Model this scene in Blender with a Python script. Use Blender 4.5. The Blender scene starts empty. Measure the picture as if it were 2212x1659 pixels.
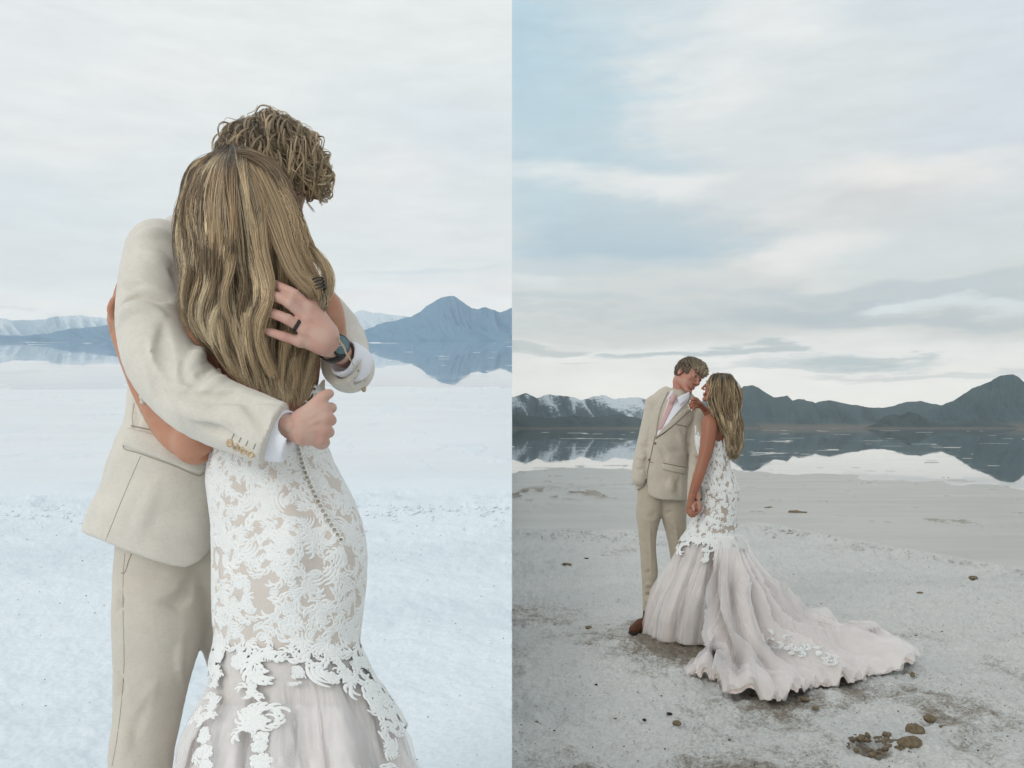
BUILD = 'LRS'
import bpy, math, random
import numpy as np
from mathutils import Vector, Matrix
from mathutils.bvhtree import BVHTree
sc = bpy.context.scene
R = math.radians

# ------------------------------------------------------------ camera, exposure, world, sun
F = 1944.0; U0 = 1106.0; V0 = 925.0; CZ = 1.34      # focal length and principal point of the lens, camera height
TILT = math.atan(190 / F)                            # the left shore slopes gently up, away from the camera
cam_d = bpy.data.cameras.new('camera'); cam = bpy.data.objects.new('camera', cam_d)
sc.collection.objects.link(cam); sc.camera = cam
cam.location = (0, 0, CZ); cam.rotation_euler = (R(90), 0, 0)
cam_d.sensor_width = 36; cam_d.lens = 36 * F / 2212; cam_d.shift_y = (V0 - 829.5) / 2212
cam_d.clip_start = .05; cam_d.clip_end = 60000
sc.view_settings.view_transform = 'Standard'; sc.view_settings.look = 'None'
sc.view_settings.exposure = 0; sc.view_settings.gamma = 1
sc.cycles.max_bounces = 6; sc.cycles.transparent_max_bounces = 12
sc.cycles.use_denoising = True
sc.cycles.volume_bounces = 2

def lin(c):
    return tuple(((x / 255) / 12.92 if x / 255 <= .04045 else ((x / 255 + .055) / 1.055) ** 2.4) for x in c) + (1,)

class NT:
    """small helper for node trees"""
    def __init__(s, tree): s.t = tree; s.n = tree.nodes; s.l = tree.links
    def new(s, typ, **kw):
        nd = s.n.new(typ)
        for k, v in kw.items(): setattr(nd, k, v)
        return nd
    def put(s, sock, v):
        if v is None: return
        if isinstance(v, bpy.types.NodeSocket): s.l.new(v, sock)
        else: sock.default_value = v
    def m(s, op, a, b=None, c=None, clamp=False):
        nd = s.new('ShaderNodeMath', operation=op, use_clamp=clamp)
        s.put(nd.inputs[0], a); s.put(nd.inputs[1], b); s.put(nd.inputs[2], c); return nd.outputs[0]
    def vm(s, op, a, b=None, out=0):
        nd = s.new('ShaderNodeVectorMath', operation=op)
        s.put(nd.inputs[0], a); s.put(nd.inputs[1], b); return nd.outputs[out]
    def mix(s, f, a, b):
        nd = s.new('ShaderNodeMix', data_type='RGBA'); s.put(nd.inputs[0], f); s.put(nd.inputs[6], a); s.put(nd.inputs[7], b); return nd.outputs[2]
    def rng(s, v, a, b, c=0., d=1., smooth=True):
        nd = s.new('ShaderNodeMapRange', interpolation_type='SMOOTHSTEP' if smooth else 'LINEAR')
        s.put(nd.inputs[0], v); s.put(nd.inputs[1], a); s.put(nd.inputs[2], b); s.put(nd.inputs[3], c); s.put(nd.inputs[4], d); return nd.outputs[0]
    def noise(s, vec, scale, detail=4, rough=.5, out=0, dist=0.):
        nd = s.new('ShaderNodeTexNoise'); s.put(nd.inputs['Vector'], vec); s.put(nd.inputs['Scale'], scale)
        s.put(nd.inputs['Detail'], detail); s.put(nd.inputs['Roughness'], rough); s.put(nd.inputs['Distortion'], dist); return nd.outputs[out]
    def ramp(s, f, stops):
        nd = s.new('ShaderNodeValToRGB'); s.put(nd.inputs[0], f); e = nd.color_ramp.elements
        while len(e) > 1: e.remove(e[-1])
        e[0].position = stops[0][0]; e[0].color = stops[0][1]
        for p, c in stops[1:]: x = e.new(p); x.color = c
        return nd.outputs[0]
    def comb(s, x, y, z):
        nd = s.new('ShaderNodeCombineXYZ'); s.put(nd.inputs[0], x); s.put(nd.inputs[1], y); s.put(nd.inputs[2], z); return nd.outputs[0]
    def sep(s, v):
        nd = s.new('ShaderNodeSeparateXYZ'); s.put(nd.inputs[0], v); return nd.outputs

def azel(u, v):
    x = (u - U0) / F; z = (V0 - v) / F
    return math.atan2(x, 1), math.atan2(z, math.hypot(x, 1))

SUN_EL, SUN_ROT = 28, -140
world = bpy.data.worlds.new('World'); sc.world = world; world.use_nodes = True
W = NT(world.node_tree); W.n.clear()
d = W.new('ShaderNodeTexCoord').outputs['Generated']
dx, dy, dz = W.sep(d)[:]
az = W.m('ARCTAN2', dx, dy)
hyp = W.m('SQRT', W.m('ADD', W.m('MULTIPLY', dx, dx), W.m('MULTIPLY', dy, dy)))
el = W.m('ARCTAN2', dz, hyp)
# cloud-layer mapping: streaks crowd together towards the horizon
cz_ = W.m('ADD', W.m('MAXIMUM', dz, 0.), .09)
cl = W.comb(W.m('DIVIDE', dx, cz_), W.m('MULTIPLY', W.m('DIVIDE', dy, cz_), 1.0), 0.)
n1 = W.noise(cl, .9, 5, .55, out=1); n1s = W.sep(n1)
waz = W.m('ADD', az, W.m('MULTIPLY', W.m('SUBTRACT', n1s[0], .5), .34))
wel = W.m('ADD', el, W.m('MULTIPLY', W.m('SUBTRACT', n1s[1], .5), W.rng(el, .02, .4, .03, .20, False)))
ae = W.comb(az, W.m('MULTIPLY', el, 3.), 0.)
n2 = W.noise(ae, 9., 7, .58, out=1); n2s = W.sep(n2)
waz = W.m('ADD', waz, W.m('MULTIPLY', W.m('SUBTRACT', n2s[0], .5), .2))
wel = W.m('ADD', wel, W.m('MULTIPLY', W.m('SUBTRACT', n2s[1], .5), W.rng(el, .02, .3, .022, .045, False)))
wp = W.comb(waz, wel, 0.)
def side(stops, blobs):
    vs = [(azel(U0 + 550, v)[1], lin(c)) for v, c in stops]
    col = W.ramp(W.m('MULTIPLY', wel, 1 / 1.6), sorted([(max(0., e / 1.6), c) for e, c in vs]))
    for (u, v, su, sv, c, k, soft) in blobs:
        a0, e0 = azel(u, v)
        q = W.vm('MULTIPLY', W.vm('SUBTRACT', wp, (a0, e0, 0)), (F / su, F / sv, 0))
        ln = W.vm('LENGTH', q, out=1)
        col = W.mix(W.m('MULTIPLY', W.rng(ln, 1 + soft, max(0., 1 - soft)), k), col, lin(c))
    return col
BL, WH, GR, PK = (168, 194, 206), (236, 234, 230), (190, 199, 201), (222, 219, 217)
right = side([(-2400, (205, 214, 219)), (-300, (206, 216, 220)), (0, (205, 215, 219)), (350, (215, 219, 219)), (600, (212, 214, 211)), (715, (208, 210, 206)), (765, (244, 243, 239)), (900, (255, 252, 244))], [
    (1120, 120, 210, 200, (152, 190, 207), .85, .9), (1200, 330, 210, 210, (176, 202, 213), .8, .9), (1400, 60, 150, 90, (190, 208, 216), .6, .9),
    (1500, 210, 120, 90, WH, .8, .9), (1660, 30, 140, 50, WH, .6, .9), (1850, 150, 320, 70, (214, 220, 220), .6, .9),
    (2150, 200, 150, 220, (202, 213, 222), .7, .9), (1620, 270, 250, 30, (205, 214, 216), .6, .9),
    (1380, 380, 130, 28, WH, .8, .8), (1230, 400, 120, 20, (222, 226, 226), .7, .8),
    (1420, 330, 110, 22, (190, 204, 211), .5, .9),
    (1330, 520, 230, 62, (164, 190, 204), 1., .7), (1430, 470, 140, 40, (178, 196, 206), .6, .8), (1240, 580, 200, 18, (194, 205, 210), .6, .8),
    (1980, 370, 180, 38, (236, 232, 227), .9, .8), (1850, 430, 220, 26, (206, 206, 204), .7, .8), (1690, 440, 70, 18, (224, 224, 222), .7, .8),
    (1790, 530, 150, 48, (240, 237, 233), 1., .7), (2080, 530, 220, 55, (212, 220, 220), .6, .9), (1160, 620, 60, 20, (226, 228, 226), .7, .7),
    (1400, 650, 200, 30, (206, 208, 206), .6, .9), (1850, 620, 330, 14, (184, 195, 200), .9, .6), (1800, 665, 300, 24, (176, 188, 194), 1., .6),
    (2130, 625, 160, 20, (183, 196, 202), .8, .7), (1960, 690, 230, 12, (180, 190, 195), .9, .5), (2080, 655, 110, 10, (224, 232, 233), .8, .6),
    (1180, 665, 150, 12, (188, 199, 203), .8, .6), (1200, 690, 170, 7, (192, 198, 198), .8, .6),
    (1170, 708, 90, 6, (200, 204, 202), .8, .5), (1620, 742, 80, 9, (178, 189, 190), .95, .5), (1590, 761, 70, 9, (180, 190, 192), .95, .5),
    (1180, 758, 110, 10, (190, 196, 195), .9, .5), (1430, 773, 150, 8, (178, 190, 192), .95, .5), (1850, 780, 170, 18, (178, 192, 196), .95, .5),
    (1990, 763, 70, 5, (196, 204, 204), .9, .5), (1700, 795, 120, 7, (204, 210, 210), .8, .5), (1950, 812, 240, 6, (207, 211, 211), .7, .5),
    (1200, 790, 90, 4, (208, 212, 210), .8, .5), (1330, 800, 220, 20, (233, 231, 228), .5, .7)])
left = side([(-2400, (225, 228, 228)), (-500, (223, 227, 226)), (0, (224, 228, 226)), (500, (222, 226, 225)), (600, (230, 233, 233)), (700, (240, 240, 238)), (920, (253, 246, 240))], [
    (980, 300, 200, 110, (211, 220, 225), .8, .9), (130, 390, 170, 110, (213, 221, 224), .8, .9), (250, 130, 260, 60, (230, 230, 229), .7, .9),
    (150, 275, 160, 40, (229, 229, 227), .8, .8), (40, 60, 150, 50, (216, 222, 224), .5, .9), (820, 420, 120, 40, (231, 229, 228), .7, .8),
    (1000, 500, 200, 34, (231, 231, 230), .8, .7), (900, 575, 170, 9, (208, 216, 219), .8, .7), (160, 560, 220, 40, (217, 221, 221), .8, .8),
    (90, 650, 170, 22, (236, 234, 231), .95, .5), (60, 668, 70, 3, (222, 222, 220), .8, .6), (900, 640, 260, 20, (238, 233, 230), .8, .7),
    (1000, 600, 170, 14, (226, 227, 227), .7, .7)])
sk = W.mix(W.m('GREATER_THAN', dx, 0.), left, right)
fine = W.noise(W.comb(az, W.m('MULTIPLY', el, 4.), 0.), 14., 8, .62)
sk = W.vm('MULTIPLY', sk, W.comb(*[W.rng(fine, .3, .7, .945, 1.04, False)] * 3))
hi = W.rng(dz, .35, .8, 1., 1.05); back = W.rng(dy, .2, -.5, 1., .95)
sk = W.vm('MULTIPLY', sk, W.comb(*[W.m('MULTIPLY', hi, back)] * 3))
bg = W.new('ShaderNodeBackground'); W.l.new(sk, bg.inputs[0]); bg.inputs[1].default_value = 1.13
nsky = W.new('ShaderNodeTexSky', sky_type='NISHITA', sun_disc=False, sun_elevation=R(SUN_EL), sun_rotation=R(SUN_ROT))
bg2 = W.new('ShaderNodeBackground'); W.l.new(nsky.outputs[0], bg2.inputs[0]); bg2.inputs[1].default_value = .004
ad = W.new('ShaderNodeAddShader'); W.l.new(bg.outputs[0], ad.inputs[0]); W.l.new(bg2.outputs[0], ad.inputs[1])
W.l.new(ad.outputs[0], W.new('ShaderNodeOutputWorld').inputs[0])
sun_d = bpy.data.lights.new('sun', 'SUN'); sun = bpy.data.objects.new('sun', sun_d); sc.collection.objects.link(sun)
sun_d.energy = .75; sun_d.angle = R(22); sun_d.color = (1, .965, .92)
sd = Vector((math.sin(R(SUN_ROT)) * math.cos(R(SUN_EL)), math.cos(R(SUN_ROT)) * math.cos(R(SUN_EL)), math.sin(R(SUN_EL))))
sun.rotation_euler = sd.to_track_quat('Z', 'Y').to_euler(); sun.location = (-3, -3, 6)

# ------------------------------------------------------------ helpers
def P(u, v, y): return np.array([(u - U0) / F * y, y, CZ - (v - V0) / F * y])
def px(r, y): return r * y / F
def gy(v): return CZ * F / (v - V0)                   # depth of the flat ground seen at height v
ct, st = math.cos(TILT), math.sin(TILT)
def tiltL(a):                                         # local frame of the left shore -> world
    a = np.asarray(a, float); o = a.copy(); y, z = a[..., 1], a[..., 2] - CZ
    o[..., 1] = y * ct - z * st; o[..., 2] = y * st + z * ct + CZ; return o

def tag(o, label=None, cat=None, group=None, kind=None):
    if label: o['label'] = label
    if cat: o['category'] = cat
    if group: o['group'] = group
    if kind: o['kind'] = kind
    return o
def mkmesh(name, v, f, m=None, parent=None, smooth=True, attr=None):
    me = bpy.data.meshes.new(name)
    v = np.asarray(v, np.float32); 
    if isinstance(f, np.ndarray):
        k = f.shape[1]; me.vertices.add(len(v)); me.vertices.foreach_set('co', v.ravel())
        me.loops.add(f.size); me.loops.foreach_set('vertex_index', f.ravel().astype(np.int32))
        me.polygons.add(len(f)); me.polygons.foreach_set('loop_start', np.arange(0, f.size, k, dtype=np.int32))
        me.update(calc_edges=True)
    else:
        me.from_pydata([tuple(map(float, a)) for a in v], [], [tuple(map(int, a)) for a in f]); me.update()
    if smooth: me.polygons.foreach_set('use_smooth', np.ones(len(me.polygons), bool))
    if attr is not None:
        for k, a in attr.items():
            at = me.color_attributes.new(k, 'FLOAT_COLOR', 'POINT')
            a = np.asarray(a, np.float32)
            if a.ndim == 1: a = np.stack([a] * 3, 1)
            if a.shape[1] == 3: a = np.concatenate([a, np.ones((len(a), 1), np.float32)], 1)
            at.data.foreach_set('color', a.ravel())
    me.validate()
    o = bpy.data.objects.new(name, me); sc.collection.objects.link(o)
    if m: me.materials.append(m)
    if parent is not None: o.parent = parent; o.matrix_parent_inverse = parent.matrix_world.inverted()
    return o
def grid_faces(nr, nc, wrap=False):
    i = np.arange(nr - 1)[:, None]; j = np.arange(nc if wrap else nc - 1)[None, :]; j2 = (j + 1) % nc
    return np.stack([i * nc + j, i * nc + j2, (i + 1) * nc + j2, (i + 1) * nc + j], -1).reshape(-1, 4)

def _h(ix, iy, iz, seed):
    h = (ix.astype(np.int64) * 374761393 + iy.astype(np.int64) * 668265263 + iz.astype(np.int64) * 2147483647 + seed * 974634777) & 0xffffffff
    h = ((h ^ (h >> 13)) * 1274126177) & 0xffffffff
    return ((h ^ (h >> 16)) & 0xffff) / 65535.0
def vnoise(x, y, z=None, seed=0):
    x, y = np.broadcast_arrays(np.asarray(x, float), np.asarray(y, float)); z = np.zeros_like(x) if z is None else np.broadcast_to(np.asarray(z, float), x.shape)
    X, Y, Z = np.floor(x), np.floor(y), np.floor(z); fx, fy, fz = x - X, y - Y, z - Z
    fx, fy, fz = [t * t * (3 - 2 * t) for t in (fx, fy, fz)]; X, Y, Z = X.astype(int), Y.astype(int), Z.astype(int)
    r = 0
    for a in (0, 1):
        for b in (0, 1):
            w = (fx if a else 1 - fx) * (fy if b else 1 - fy)
            r = r + w * ((1 - fz) * _h(X + a, Y + b, Z, seed) + fz * _h(X + a, Y + b, Z + 1, seed))
    return r
def fbm(x, y, z=None, o=4, seed=0, g=.5, ridged=False):
    s = 0; a = 1; t = 0; f = 1
    for k in range(o):
        n = vnoise(np.asarray(x) * f, np.asarray(y) * f, None if z is None else np.asarray(z) * f, seed + k * 17)
        if ridged: n = 1 - np.abs(2 * n - 1)
        s = s + a * n; t += a; a *= g; f *= 2.03
    return s / t
def sstep(a, b, x): t = np.clip((x - a) / (b - a), 0, 1); return t * t * (3 - 2 * t)

def mat(name, col, rough=.6, spec=.3, sub=0., bump=None, sheen=0., alpha=1., metal=0., var=None, trans=0.):
    """bump = (scale, strength, distance); var = (scale, amount)"""
    m = bpy.data.materials.new(name); m.use_nodes = True; T = NT(m.node_tree); T.n.clear()
    b = T.new('ShaderNodeBsdfPrincipled'); o = T.new('ShaderNodeOutputMaterial')
    c = col if isinstance(col, bpy.types.NodeSocket) else tuple(col)[:3] + (1,)
    co = T.new('ShaderNodeTexCoord').outputs['Object']
    if var:
        n = T.noise(co, var[0], 5, .6)
        k = T.rng(n, .3, .7, 1 - var[1], 1 + var[1], False)
        c2 = T.vm('MULTIPLY', c[:3], T.comb(k, k, k)); T.put(b.inputs['Base Color'], c2)
    else: b.inputs['Base Color'].default_value = c
    b.inputs['Roughness'].default_value = rough; b.inputs['Specular IOR Level'].default_value = spec
    b.inputs['Subsurface Weight'].default_value = sub; b.inputs['Subsurface Radius'].default_value = (.012, .005, .003); b.inputs['Subsurface Scale'].default_value = 1.
    b.inputs['Sheen Weight'].default_value = sheen; b.inputs['Metallic'].default_value = metal
    if bump:
        bs = bump if isinstance(bump, list) else [bump]; prev = None
        for (s_, k_, d_) in bs:
            bn = T.new('ShaderNodeBump'); bn.inputs['Strength'].default_value = k_; bn.inputs['Distance'].default_value = d_
            T.put(bn.inputs['Height'], T.noise(co, s_, 3, .6))
            if prev: T.l.new(prev, bn.inputs['Normal'])
            prev = bn.outputs[0]
        T.l.new(prev, b.inputs['Normal'])
    sh = b.outputs[0]
    if trans > 0:
        tr = T.new('ShaderNodeBsdfTranslucent'); tr.inputs[0].default_value = c
        mx = T.new('ShaderNodeMixShader'); mx.inputs[0].default_value = trans; T.l.new(sh, mx.inputs[1]); T.l.new(tr.outputs[0], mx.inputs[2]); sh = mx.outputs[0]
    if alpha < 1:
        tp = T.new('ShaderNodeBsdfTransparent'); mx = T.new('ShaderNodeMixShader'); mx.inputs[0].default_value = alpha
        T.l.new(tp.outputs[0], mx.inputs[1]); T.l.new(sh, mx.inputs[2]); sh = mx.outputs[0]
    T.l.new(sh, o.inputs[0]); m['_b'] = 1
    return m

# ------------------------------------------------------------ ground and water
def ground_mat(name, salt, mudc, wetc, bsc):
    m = bpy.data.materials.new(name); m.use_nodes = True; T = NT(m.node_tree); T.n.clear()
    b = T.new('ShaderNodeBsdfPrincipled'); o = T.new('ShaderNodeOutputMaterial')
    at = T.new('ShaderNodeVertexColor', layer_name='zones'); s_ = T.sep(at.outputs[0])      # x salt crust, y mud, z wet
    co = T.new('ShaderNodeTexCoord').outputs['Object']
    n1 = T.noise(co, 9, 6, .65); n2 = T.noise(co, 60, 5, .7); n3 = T.noise(co, 260, 2, .6)
    mudm = T.m('MULTIPLY', T.rng(T.m('ADD', T.m('ADD', s_[1], T.m('MULTIPLY', T.m('SUBTRACT', n1, .5), 1.1)), T.m('MULTIPLY', T.m('SUBTRACT', n2, .5), 1.0)), .36, .95), .9)
    sp_ = .45 if salt[0] < .7 else .22
    c = T.mix(T.rng(n2, .35, .7, 0, sp_), salt + (1,), tuple(x * .58 for x in salt) + (1,))
    n0 = T.noise(T.vm('MULTIPLY', co, (.45, 1., 1.)), 1.1, 5, .6)
    c = T.mix(T.rng(n0, .42, .66, 0, .32), c, (salt[0] * .72, salt[1] * .75, salt[2] * .78, 1))
    if salt[0] < .7: c = T.mix(T.m('MULTIPLY', T.rng(T.noise(co, 26, 6, .75), .56, .68), T.m('MULTIPLY', T.rng(n0, .35, .6), .5)), c, mudc + (1,))
    c = T.mix(mudm, c, T.mix(n2, mudc + (1,), tuple(x * .5 for x in mudc) + (1,)))
    wetm = s_[2]
    c = T.mix(wetm, c, T.mix(T.rng(T.noise(T.vm('MULTIPLY', co, (.25, 1., 1.)), 1.2, 5, .6), .3, .7), wetc + (1,), tuple(x * (.8 if salt[0] < .7 else .94) for x in wetc) + (1,)))
    c = T.mix(T.m('MULTIPLY', T.rng(n3, .66, .75), T.rng(n2, .45, .6, 0, .5)), c, (.07, .055, .04, 1))
    T.put(b.inputs['Base Color'], c)
    T.put(b.inputs['Roughness'], T.rng(wetm, 0, 1, .85, .32, False)); b.inputs['Specular IOR Level'].default_value = .45
    h = T.m('ADD', T.m('MULTIPLY', n2, .7), T.m('MULTIPLY', n3, .3))
    bn = T.new('ShaderNodeBump'); T.put(bn.inputs['Height'], h); T.put(bn.inputs['Strength'], T.rng(wetm, 0, .9, .8, .03, False)); bn.inputs['Distance'].default_value = bsc
    bn2 = T.new('ShaderNodeBump'); T.put(bn2.inputs['Height'], n1); T.put(bn2.inputs['Strength'], T.rng(wetm, 0, .9, .8, .0, False)); bn2.inputs['Distance'].default_value = bsc * 4; T.l.new(bn2.outputs[0], bn.inputs['Normal'])
    T.l.new(bn.outputs[0], b.inputs['Normal']); T.l.new(b.outputs[0], o.inputs[0]); return m

def rows(vh, v1, step, far):
    ys = [-30., -10., -3., -.5, .6, 1.2]; v = v1
    while v > vh + 12: ys.append(CZ * F / (v - vh)); v -= step if v > vh + 60 else step * .5
    y = ys[-1]
    while y < far: y *= 1.18; ys.append(y)
    ys.append(12400.); return np.array(sorted(ys))

def ground(side):
    sgn = 1 if side == 'R' else -1; vh = V0 if side == 'R' else 735.
    ys = rows(vh, 1740., 2.3, 9000.)
    nc = 520; t = np.linspace(0, 1, nc)
    wide = np.array([1.12, 1.3, 1.7, 2.5, 4, 8, 20])
    X = []; ex = (.585 * np.maximum(ys, 0) + .15)
    X = np.concatenate([ex[:, None] * t[None, :], ex[:, None] * wide + wide * 2 - 2.2], 1)
    Y = np.repeat(ys[:, None], X.shape[1], 1); X = np.minimum(X, 11000 + 0 * X); xs = sgn * X
    ang = X / np.maximum(Y, 1)
    base = fbm(xs * 1.3, Y * 1.3, o=3, seed=3) - .5
    lump = fbm(xs * 9, Y * 9, o=4, seed=11); peb = fbm(xs * 30, Y * 30, o=2, seed=23)
    if side == 'R':
        yb = np.interp(xs, [0, 2.2, 3.1, 3.6, 4.0, 4.7, 6], [11.8, 11.3, 12.3, 12.0, 10.6, 8.4, 7.2]) + (fbm(xs * 1.1, Y * .3, o=3, seed=5) - .5) * .8
        salt = 1 - sstep(yb - .25, yb + .15, Y)
        ridge = np.exp(-((Y - yb + .35) / .45) ** 2) * sstep(.45, .6, fbm(xs * 2.5, Y * 2.5, o=3, seed=31) + .08)
        mud = .20 + .50 * sstep(.50, .80, fbm(xs * .9 + 3, Y * .9, o=3, seed=8)) + .24 * sstep(.48, .72, fbm(xs * 4 + 3, Y * 2.2, o=3, seed=81)) + .16 * np.exp(-((Y - 5.1) / .8) ** 2 - ((xs - 1.6) / 1.0) ** 2)
        mud = mud + .22 * np.exp(-((Y - 5.7) / .35) ** 2 - ((xs - .85) / .4) ** 2) + .42 * np.exp(-((Y - 4.35) / .22) ** 2 - ((xs - 1.3) / .45) ** 2)
        mud = np.maximum(mud, .85 * np.exp(-((Y - yb - .25) / .42) ** 2) * sstep(2.8, 3.5, xs))
        mud = mud * sstep(0, .5, mud) ; fl = sstep(7.5, 5.5, Y)
        mud = mud * (.55 + .45 * fl)
        wet = sstep(yb - .1, yb + .3, Y) * (1 - .75 * np.exp(-((Y - yb - .25) / .42) ** 2) * sstep(2.8, 3.5, xs))
        sp = sstep(.70, .78, fbm(xs * 2.8, Y * 1.4, o=4, seed=41)) * sstep(yb + 1, yb + 3, Y)
        edge = np.exp(-((Y - 18.2) / 2.6) ** 2) * sstep(3.2, 1.2, xs)      # crusty strip left behind by the water
        crust = edge * sstep(.5, .62, fbm(xs * 2.4, Y * .8, o=4, seed=47))
        z = base * .03 * salt + salt * (.06 * (lump - .5) + .028 * (peb - .5)) + ridge * .055 * (lump + .2) + sp * .018 + crust * .05 * lump * 1.6
        hole = np.exp(-(((xs - P(1885, 1615, gy(1615))[0]) / .085) ** 2 + ((Y - gy(1612)) / .10) ** 2) ** 1.5)
        z -= hole * .05; mud = np.maximum(mud, hole * 1.2)
        Yc = np.maximum(Y, 5.); k_ = xs / Yc
        ysh = np.interp(k_, [0, .15, .24, .35, .5, .6], [27., 29., 27., 24.5, 20.5, 19.])
        depth = sstep(ysh, ysh * 1.22, Y + 9 * (fbm(k_ * 14, np.log(Yc) * 5, o=4, seed=51) - .5))
        st = fbm(k_ * 26, np.log(Yc) * 24, o=4, seed=61)
        z = z + (1 - salt) * .009 - depth * .035 + depth * .04 * sstep(.66, .76, st)
        wet = np.maximum(wet, depth * .5); mud = np.maximum(mud * salt, np.maximum(sp * .8, crust * .95)); wet = wet * (1 - crust * .8) * (1 - .7 * sp)
        Z = z
    else:
        yb = 7.6 + (fbm(xs * 1.5, Y * .3, o=3, seed=5) - .5) * 1.2
        salt = 1 - sstep(yb - .4, yb + .3, Y)
        ridge = np.exp(-((Y - yb + .45) / .4) ** 2) * sstep(.48, .6, fbm(xs * 3.5, Y * 3, o=3, seed=33) + .03)
        mud = .08 + .2 * sstep(.5, .8, fbm(xs * 1.5 + 3, Y * 1.5, o=3, seed=8))
        sp = sstep(.66, .74, fbm(xs * 2.2, Y * 1.0, o=4, seed=43)) * sstep(yb + .5, yb + 2, Y)
        wet = sstep(yb - .3, yb + 2.4, Y) * (1 - .6 * sp)
        z = base * .014 * salt + salt * (.028 * (lump - .5) + .008 * (peb - .5)) + ridge * .045 * lump + sp * .012
        depth = sstep(24, 29, Y + 3 * (fbm(xs * .3, Y * .1, o=4, seed=51) - .5))
        Yc = np.maximum(Y, 5.); stq = fbm(xs / Yc * 26, np.log(Yc) * 24, o=4, seed=63)
        Z = z + (1 - salt) * .009 - depth * .035 + depth * .04 * sstep(.68, .78, stq); wet = np.maximum(wet, depth * .6)
    v = np.stack([xs, Y, Z], -1).reshape(-1, 3)
    f = grid_faces(*X.shape)
    if side == 'L': v = tiltL(v); f = f[:, ::-1]
    zo = np.stack([salt, np.clip(mud, 0, 1), np.clip(wet, 0, 1)], -1).reshape(-1, 3)
    m = ground_mat('salt_flat_' + side, (.675, .67, .645) if side == 'R' else (.78, .845, .89), (.235, .185, .125) if side == 'R' else (.52, .57, .60), (.42, .40, .36) if side == 'R' else (.76, .80, .83), .013 if side == 'R' else .0016)
    return tag(mkmesh('ground', v, f, m, attr={'zones': zo}), 'grey white salt crust streaked with brown mud' if side == 'R' else 'bright pale blue salt crust under the embracing couple', kind='structure')
GR_R = ground('R'); GR_L = ground('L')
# the bank where the higher, sloping salt shelf breaks off above the lower flat
by = np.array([-30., -10, -3, -1, 0, .5, 1, 1.5, 2, 3, 4, 6, 8, 12, 18, 25, 40, 80, 200, 600, 2000, 6000, 12300]); tp = tiltL(np.stack([by * 0 - .004, by, by * 0 - .002], 1))
bk_ = np.stack([np.full(len(by), -.004), tp[:, 1], np.minimum(tp[:, 2], 0) - 1.5], 1)
tag(mkmesh('bank', np.concatenate([tp, bk_]), np.array([[i, i + 1, i + 1 + len(by), i + len(by)] for i in range(len(by) - 1)]), mat('salt_bank', (.80, .82, .82), .9, bump=[(40, .6, .01), (6, .8, .05)], var=(5, .2)), smooth=False), 'salt bank between the higher and the lower flat', kind='structure')

def water(side):
    m = bpy.data.materials.new('water_' + side); m.use_nodes = True; T = NT(m.node_tree); T.n.clear()
    b = T.new('ShaderNodeBsdfPrincipled'); o = T.new('ShaderNodeOutputMaterial')
    co = T.new('ShaderNodeTexCoord').outputs['Object']; x, y, z = T.sep(co)[:]
    q = T.comb(T.m('DIVIDE', x, T.m('MAXIMUM', y, 1.)), T.m('MULTIPLY', T.m('LOGARITHM', T.m('MAXIMUM', y, 1.), math.e), 2.6), 0.)
    n = T.noise(q, 6, 7, .62)
    b.inputs['Base Color'].default_value = (.07, .09, .10, 1) if side == 'R' else (.30, .38, .45, 1)
    T.put(b.inputs['Roughness'], T.rng(n, .45, .68, .01, .05)); b.inputs['IOR'].default_value = 1.36; b.inputs['Specular IOR Level'].default_value = .62
    bn = T.new('ShaderNodeBump'); T.put(bn.inputs['Height'], T.noise(T.comb(T.m('MULTIPLY', x, .3), y, 0.), .9, 4, .5)); bn.inputs['Strength'].default_value = .03; bn.inputs['Distance'].default_value = .006
    T.l.new(bn.outputs[0], b.inputs['Normal']); T.l.new(b.outputs[0], o.inputs[0])
    sg = 1 if side == 'R' else -1
    ys = np.array([17., 25, 60, 200, 1000, 5000, 11500]); xx = np.array([0, .2, .4, .6, .95])
    v = np.stack([sg * ys[:, None] * xx[None], np.repeat(ys[:, None], 5, 1), np.full((7, 5), .004)], -1).reshape(-1, 3)
    f = grid_faces(7, 5)
    if side == 'L': v = tiltL(v); f = f[:, ::-1]
    return tag(mkmesh('water', v, f, m, smooth=False), 'still shallow water mirroring the dark hills' if side == 'R' else 'pale blue still water mirroring hazy peaks', kind='structure')
water('R'); water('L')

# ------------------------------------------------------------ hills
def hill_mat(name, rock, rock2, snow=None, snow_amt=0., base=None):
    m = bpy.data.materials.new(name); m.use_nodes = True; T = NT(m.node_tree); T.n.clear()
    b = T.new('ShaderNodeBsdfPrincipled'); o = T.new('ShaderNodeOutputMaterial')
    at = T.new('ShaderNodeVertexColor', layer_name='relief'); s_ = T.sep(at.outputs[0])    # x gully, y height, z noise
    co = T.new('ShaderNodeTexCoord').outputs['Object']
    c = T.mix(T.rng(T.m('ADD', s_[0], T.m('MULTIPLY', T.m('SUBTRACT', T.noise(co, .012, 5, .65), .5), .5)), .25, .75), rock + (1,), rock2 + (1,))
    if base: c = T.mix(T.rng(s_[1], .16, .03), c, base + (1,))
    if snow_amt > 0:
        k = T.m('ADD', T.m('ADD', s_[0], T.m('MULTIPLY', s_[1], .55)), T.m('MULTIPLY', T.m('SUBTRACT', T.noise(co, .02, 6, .7), .5), 1.0))
        c = T.mix(T.rng(k, 1.12 - snow_amt * .5, 1.32 - snow_amt * .5), c, snow + (1,))
    T.put(b.inputs['Base Color'], c); b.inputs['Roughness'].default_value = 1; b.inputs['Specular IOR Level'].default_value = .05
    T.l.new(b.outputs[0], o.inputs[0]); return m
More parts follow.
